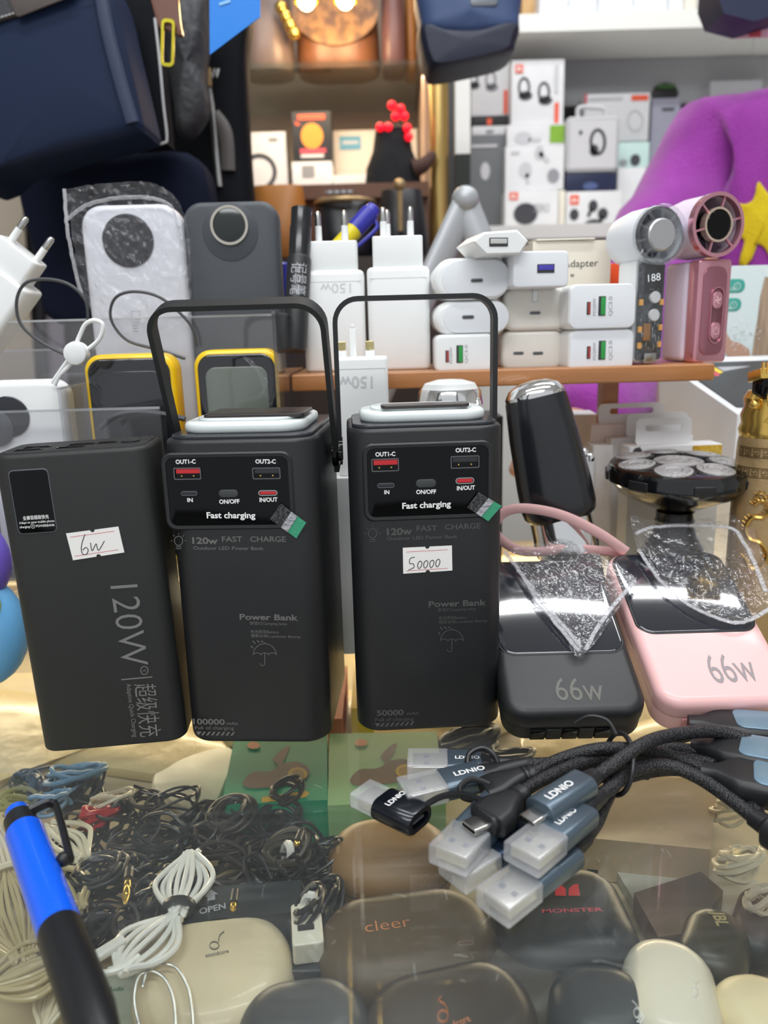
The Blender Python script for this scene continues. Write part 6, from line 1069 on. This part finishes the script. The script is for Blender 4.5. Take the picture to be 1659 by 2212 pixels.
t, M, h = case('charcoal earphone case with white logo overlapping the warm white case', 1302, 2172, .042, .040, -6, .026, mat('charcoal_blue_shell', '3a3d42', .4)); toptext(t, M, h, (('score', (1384, 2212), (1398, 2185), .0024),), INKW); topstroke(t, M, h, (circ(1375, 2188, 6, 10), ((1381, 2182), (1374, 2170), (1366, 2162))), INKW, .0010)
case('pale cream earphone case at the front right corner', 1645, 2185, .034, .036, 8, .024, mat('pale_cream_shell', 'eddcb4', .4), seam=False)
case('dark brown square earphone case behind the copper logo case', 1110, 2120, .044, .030, -20, .020, mat('grey_brown_shell', '504a42', .45))
# boxes under the glass
def ubox(label, pts, h, m, zt=None, z0=None, name='earphone_box', cat='box'):
    """pts: pixels of the top face corners"""
    z0 = ZF+.0004 if z0 is None else z0; P = [PZ(*p, z0+h) for p in pts]; c = sum(P, Vector())/len(P); M = T(c.x, c.y, z0); t_ = thing(name, label, cat, M); mb = MB()
    mb.loft([[(p.x-c.x, p.y-c.y, z) for p in P] for z in (0, h)]); mb.build('carton', m, t_, smooth=False); return t_, M
def decal(t_, M, h, pts, m, nm='printed_design', z=.0003, sm=0):
    inv = M.inverted(); zt = M.translation.z+h+z; P = [inv @ PZ(*p, zt) for p in pts]
    if sm: P = spline(P, sm, True)
    mb = MB(); mb.add(P, [tuple(range(len(P)))]); return mb.build(nm, m, t_, smooth=False)
BPR = mat('brown_earphone_print', '6a4a34', .5); YLP = mat('gold_print', 'd8a92a', .45)
for dx, m, lb in ((0, mat('emerald_card', '15a070', .45), 'emerald green earphone box with bronze earphone picture under the glass'), (232, mat('pale_green_card', '9cc488', .45), 'pale green earphone box beside the emerald green box')):
    q = [(508+dx*.88, 1585), (706+dx*1.02, 1580), (708+dx*1.10, 1728), (478+dx*.99, 1740)]
    h = .028; t, M = ubox(lb, q, h, m)
    L = lambda pts: [(x+dx, y-(6 if dx else 0)) for x, y in pts]
    decal(t, M, h, L([(524, 1690), (545, 1668), (580, 1666), (600, 1655), (590, 1640), (610, 1618), (625, 1612), (618, 1635), (612, 1648), (640, 1645), (668, 1660), (660, 1685), (625, 1696), (570, 1702), (535, 1702)]), BPR, sm=3)
    decal(t, M, h, L(circ(643, 1672, 21, 15)[:-1]), YLP, z=.0006); decal(t, M, h, L(circ(643, 1672, 14, 10)[:-1]), mat('dark_gold_print', 'a87f22', .45), z=.0009)
    decal(t, M, h, L(circ(548, 1610, 14, 8)[:-1]), mat('coral_print', 'd88a60', .5), z=.0006)
    decal(t, M, h, L([(565, 1722), (662, 1708), (668, 1714), (660, 1722), (566, 1734)]), YLP, z=.0006)
t, M = ubox('pale beige flat box under the braided cables', [(1285, 1672), (1548, 1690), (1536, 1835), (1250, 1808)], .024, mat('pale_beige_card', 'c9b191', .5)); 
t, M = ubox('black box under the glass printed with arrow and OPEN', [(402, 1920), (650, 1900), (652, 1968), (396, 1996)], .026, mat('slate_black_card', '2f3436', .5)); toptext(t, M, .026, (('OPEN', (431, 1975), (488, 1962), .0036),), INKL, bold=.02); decal(t, M, .026, [(441, 1937), (455, 1921), (471, 1931), (464, 1932), (465, 1943), (449, 1946), (448, 1937)], INKL)
t, M = ubox('pale grey green box with green italic lettering near the front left', [(170, 2098), (330, 2090), (560, 2150), (560, 2300), (190, 2300)], .006, mat('pale_grey_green_card', 'bfc4b2', .5)); toptext(t, M, .006, (('ure of Audio', (196, 2142), (266, 2140), .0022),), mat('dark_green_ink', '3a7a56', .5))
t, M = ubox('light grey box under the glass at the right', [(1330, 1878), (1600, 1872), (1760, 2010), (1420, 2030)], .006, mat('light_grey_card', 'b9b6a8', .5))
t, M = ubox('square brown translucent pack beside the oval case with gold lettering', [(1368, 1955), (1512, 1908), (1560, 1950), (1500, 2040), (1420, 2052)], .010, mat('grey_brown_pack', '6e5e50', .35)); t.location.z += .0066
t, M = ubox('black foam tray holding pale cable ends', [(1235, 1822), (1500, 1832), (1500, 1876), (1270, 1880)], .006, mat('black_foam', '26282a', .8, bump=(300, .6)))
for k, x in enumerate((1285, 1330, 1385, 1430, 1465)):
    p = [G(x+q*14, 1858-q*9-(k % 2)*6, -.066) for q in range(4)]; mb = MB(); mb.tube(spline(p, 4), .0022, n=8); tag(mb.build('cable_end', mat('straw_plastic', 'c3b48e', .5)), 'pale cable end resting on the black foam tray', 'cable', 'cable ends on the black foam tray')
POU = mat('cream_pouch_film', 'ead6a6', .35, coat=.2, bump=(40, .5, .004), var=(12, 'd9bf86', .3))
for lb, o in (('large cream pouch lying at the back left under the glass', [(-60, 1480), (420, 1560), (500, 1640), (440, 1680), (190, 1650), (60, 1640), (-60, 1690)]), ('white padded pouch beside the emerald green box', [(360, 1632), (500, 1608), (490, 1680), (440, 1752), (330, 1700)]), ('cream pouch with blue patterned edge at the back centre', [(420, 1540), (800, 1480), (1060, 1500), (1060, 1580), (500, 1600)]), ('pale pouch under the reclining black power bank', [(1130, 1560), (1250, 1585), (1660, 1490), (1700, 1640), (1330, 1690), (1160, 1650)])):
    P = spline([PZ(*p, -.070) for p in o], 5, True); c = sum(P, Vector())/len(P); mb = MB(); mb.loft([[(c.x+(p.x-c.x)*k, c.y+(p.y-c.y)*k, z) for p in P] for k, z in ((.97, ZF+.0004), (1, ZF+.003), (.94, ZF+.0062), (.6, ZF+.0082), (.1, ZF+.009))]); tag(mb.build('pouch', POU if 'white' not in lb else mat('white_pouch', 'f0e8d0', .4, bump=(40, .4, .003))), lb, 'pouch')
for c, m, lb in (((752, 1520), mat('orange_card', 'c9643e', .55), 'orange carton glimpsed between the lamp power banks'), ((768, 1500), YEL, 'yellow carton beside the orange carton under the glass')):
    p = PZ(*c, -.05); mb = MB(); mb.box(p.x-.012+(.010 if m is YEL else 0), p.x+(.0125 if m is YEL else -.0025), p.y-.03, p.y+.05, ZF+.001+.0092, -.045); tag(mb.build('carton_box', m), lb, 'box')
# ---- tangled cords
def coil(px, py, rpx, m, label, group=None, turns=5, r=.0009, asp=.55, yaw=0, zc=-.062, seed=0, zs=.012, tie=None, name='earphone_cable', jit=.25, keep=None):
    q = random.Random(seed); c = PZ(px, py, zc); R_ = rpx*(c-CAM).dot(FW)/FPX; pts = []; n = 14
    ph = q.uniform(0, 6.28)
    for k in range(turns*n+1):
        a = 2*pi*k/n; u = k/(turns*n); rr = R_*(1-jit*(.5+.5*sin(u*9+ph))) ; ww = asp*(1+.25*sin(u*14+ph))
        x = rr*cos(a)+q.uniform(-1, 1)*R_*.05; y = rr*ww*sin(a)+q.uniform(-1, 1)*R_*.05; pts.append((x, y, zs*(.5*sin(a*1.0+u*5+ph)*.6+(u-.5)*.5)))
    M = T(c.x, c.y, max(zc, ZF+zs*.62+.001)) @ RZ(yaw); t_ = thing(name, label, 'cable', M, group); mb = MB(); mb.tube(spline(pts, 3), r, n=6); mb.build('looped_cord', m, t_)
    if tie:
        mb = MB(); w_ = R_*asp*.5; mb.tube([(w_*.16*cos(a), w_*1.15*sin(a), (zs*.55)*cos(a+.6)) for a in [k*pi/8 for k in range(16)]], r*1.5, n=6, closed=True); mb.build('wire_tie', tie, t_)
    return t_
BC = mat('black_rubber_cord', '1d1d1f', .4, coat=.15); BRC = mat('brown_black_cord', '342c26', .45); WC = mat('cream_cord', 'ddd2b8', .4, coat=.2); WCC = mat('white_cord', 'e9e6df', .35, coat=.2); BLC = mat('pale_blue_cord', '6f95b5', .4); REC = mat('red_cord', 'c3262e', .4); STC = mat('straw_clear_cord', 'bfae85', .3, coat=.3)
GB = 'black earphone cables tangled in the pile under the glass'; q = random.Random(21)
spots = [(190, 1700), (120, 1690), (60, 1700), (250, 1770), (310, 1740), (370, 1745), (430, 1775), (290, 1820), (350, 1815), (420, 1830), (490, 1770), (545, 1765), (600, 1785), (520, 1830), (580, 1850), (650, 1830), (480, 1880), (560, 1900), (630, 1880), (690, 1900), (230, 1890), (290, 1880), (250, 1960), (310, 1940), (200, 2010), (280, 2020), (700, 1960), (160, 1830), (170, 1760), (340, 1880), (130, 1720), (470, 1820), (390, 1900), (690, 1860)]
for k, (x, y) in enumerate(spots):
    coil(x, y, q.uniform(42, 66), (BC, BRC, BC)[k % 3], 'coiled black earphone cable in the tangled pile under the glass', GB, q.choice((5, 6, 7)), q.choice((.0008, .0010, .0012)), q.uniform(.45, .8), q.uniform(0, 180), -.062+.008*q.random(), k, .016, BC if k % 3 == 0 else None)
coil(210, 1880, 62, BC, 'large neat oval coil of black cable at the heart of the pile', None, 6, .0011, .9, 60, -.048, 91, .006, None, jit=.4)
coil(620, 1845, 55, mat('dark_olive_cord', '3a3428', .4), 'dark coil with tiny gold plug in front of the emerald box', None, 6, .0014, .7, 30, -.052, 92, .012, WCC)
coil(665, 1965, 62, BC, 'tall black coil wrapped with a white twist beside the olive case', None, 7, .0012, .45, 75, -.050, 93, .014, WCC)
coil(620, 1710, 36, BRC, 'brown black coil hanging over the emerald box edge', None, 5, .0011, .8, 30, -.048, 94, .010)
coil(500, 1760, 50, BRC, 'brown black coil behind the pale twisted cable', None, 6, .0012, .9, 80, -.050, 95, .010)
for x, y, m, lb, R_, tn, r in ((165, 1672, BLC, 'pale blue cable coil near the flat power bank', 62, 5, .0014), (105, 1730, BLC, 'second pale blue cable coil above the pen', 45, 4, .0013), (215, 1762, REC, 'red cable loop between the blue coil and black pile', 38, 4, .0018), (240, 1730, WC, 'pale cream cable loop behind the red loop', 50, 4, .0012), (45, 1735, mat('olive_cord', '8a8458', .4), 'olive cable loop behind the blue pen tip', 42, 5, .0012), (1595, 1858, WC, 'cream cable coil beside the pale beige box', 56, 7, .0013), (1640, 1940, mat('clear_bead', 'c8bfae', .3), 'small pale coil at the right edge below the cream coil', 34, 4, .0012), (1590, 1745, WC, 'thin cream cable behind the steel blue splitter', 60, 4, .0010), (1010, 1600, BRC, 'brown cable coil under the middle lamp power bank corner', 70, 7, .0016), (1100, 1640, BC, 'black cable coil under the reclining black power bank', 60, 6, .0014)):
    coil(x, y, R_, m, lb, None, tn, r, .55, 20, -.052, int(x), .012)
def fan(label, a, b, wpx, n, m, r=.0010, zc=-.052, bow=.35, tie=None, group=None, seed=1, t_=None):
    """bundle of parallel loops running from pixel a to pixel b"""
    A, B = PZ(*a, zc), PZ(*b, zc); M, L_ = axisM(A, B); k_ = (A-CAM).dot(FW)/FPX; W_ = wpx*k_; q = random.Random(seed)
    if t_ is None: t_ = thing('earphone_cable', label, 'cable', M, group); m_ = I4
    else: m_ = t_.matrix_world.inverted() @ M
    pts = []
    for i in range(n):
        v = (i/(n-1)-.5)*W_; zz = q.uniform(-.0015, .0015); ends = (0, L_) if i % 2 == 0 else (L_, 0)
        for u in (0, .25, .5, .75, 1): uu = u if i % 2 == 0 else 1-u; pts.append((uu*L_*(1+q.uniform(-.03, .03)), v*(.35+bow*2*sin(pi*uu))+q.uniform(-1, 1)*W_*.02, zz))
        s_ = 1 if i % 2 == 0 else 0; pts.append((L_*1.07 if s_ else -L_*.07, v*.4, zz))
    mb = MB(); mb.tube([m_ @ p for p in spline(pts, 4)], r, n=7); mb.build('looped_cord', m, t_)
    if tie: mb = MB(); mb.tube([m_ @ Vector((L_*.04, W_*.30*cos(a_), .004*sin(a_))) for a_ in [k*pi/8 for k in range(16)]], r*1.6, n=6, closed=True); mb.build('wire_tie', tie, t_)
    return t_
t = fan('white earphone cable bundle with inline remote, tied in the middle', (385, 1966), (412, 1852), 95, 9, WCC, .0013, -.046, .5, BC, seed=2); fan('', (372, 1985), (262, 2092), 110, 7, WCC, .0013, -.046, .45, seed=3, t_=t)
A, B = PZ(200, 2072, -.045), PZ(268, 2030, -.045); M, L_ = axisM(A, B); mb = MB(); xbox(mb, 0, L_, .0050, .0036, .0012, .0005, None); mb.build('inline_remote', WCC, t, t.matrix_world.inverted() @ M)
mb = MB(); mb.tube([t.matrix_world.inverted() @ PZ(x, y, -.045) for x, y in [(p.x, p.y) for p in spline([(200, 2075, 0), (205, 2095, 0), (230, 2102, 0), (270, 2090, 0), (300, 2065, 0)], 6)]], .0013, n=7); mb.build('loose_end', WCC, t)
fan('cream cable bundle fanned out right of the pen clip', (105, 1790), (175, 1850), 80, 8, WC, .0013, -.048, .5, seed=4); fan('cream cable bundle fanned out beside the pen barrel', (95, 1880), (165, 1955), 90, 9, STC, .0012, -.048, .5, seed=5); fan('straw cable bundle at the left edge behind the pen', (10, 1880), (50, 2060), 110, 14, STC, .0010, -.050, .45, WC, seed=6); fan('straw cable bundle at the lower left corner', (-20, 2130), (150, 2060), 130, 14, STC, .0010, -.050, .45, seed=7); fan('thin straw cable bundle under the pen grip', (95, 2212), (130, 2100), 60, 8, WC, .0009, -.060, .4, seed=8)
fan('cream cable bundle glimpsed behind the blue pen at far left', (-10, 1800), (30, 1990), 60, 8, WC, .0011, -.055, .4, seed=9)
# gold jacks, chain, bits
for a, b, r, lb in (((277, 1900), (270, 1950), .0016, 'long gold headphone jack lying on the black cable pile'), ((643, 1818), (640, 1826), .0014, 'small gold plug in front of the emerald box'), ((505, 1950), (503, 1966), .0013, 'tiny gold plug above the cream pebble case')):
    A, B = PZ(*a, -.034), PZ(*b, -.034); M, L_ = axisM(A, B); mb = MB(); mb.lathe([(r*.5, 0), (r, .001), (r, L_*.35), (r*.85, L_*.38), (r, L_*.41), (r, L_*.7), (r*.8, L_*.73), (r, L_*.76), (r*.5, L_)], RY(90), 14); t = thing('audio_plug', lb, 'plug', M); mb.build('contact_barrel', GOLD, t); mb = MB(); mb.lathe([(r*1.3, -.007), (r*1.4, 0), (r*.8, .0002)], RY(90), 14); mb.build('rubber_sleeve', BC, t)
t = thing('chain', 'silver bead chain draped over the cream pebble case', 'chain', T(0, 0, 0)); mb = MB()
for P in (((300, 2212), (290, 2160), (300, 2110), (330, 2098), (360, 2120), (376, 2165), (380, 2230)), ((308, 2130), (320, 2095), (350, 2083), (380, 2090), (405, 2130), (415, 2180), (418, 2240))):
    for k, p in enumerate(spline([PZ(x, y, -.0475) for x, y in P], 14)): mb.lathe([(.0001, -.0006), (.0006, -.0003), (.0007, 0), (.0006, .0003), (.0001, .0006)], Matrix.Translation(p), 6)
o = mb.build('beads', STEEL, t); o['kind'] = 'stuff'
t, M, h = case('white usb receiver with two dark windows between the cream and olive cases', 668, 2085, .013, .024, 8, .010, WHS, r=.0015, b=.0008, z0=-.058, name='usb_receiver', seam=False)
for dy in (-.003, .006): mb = MB(); mb.box(-.004, .003, dy-.0016, dy+.0016, .0099, .0104); mb.build('dark_window', DKS, t)
mb = MB(); mb.rz(.016, .030, .019, .002, .001, T(M.translation.x, M.translation.y-.015, ZF+.0004)); tag(mb.build('carton_box', mat('slate_black_card', '2f3436', .5)), 'small black carton under the white usb receiver', 'box')
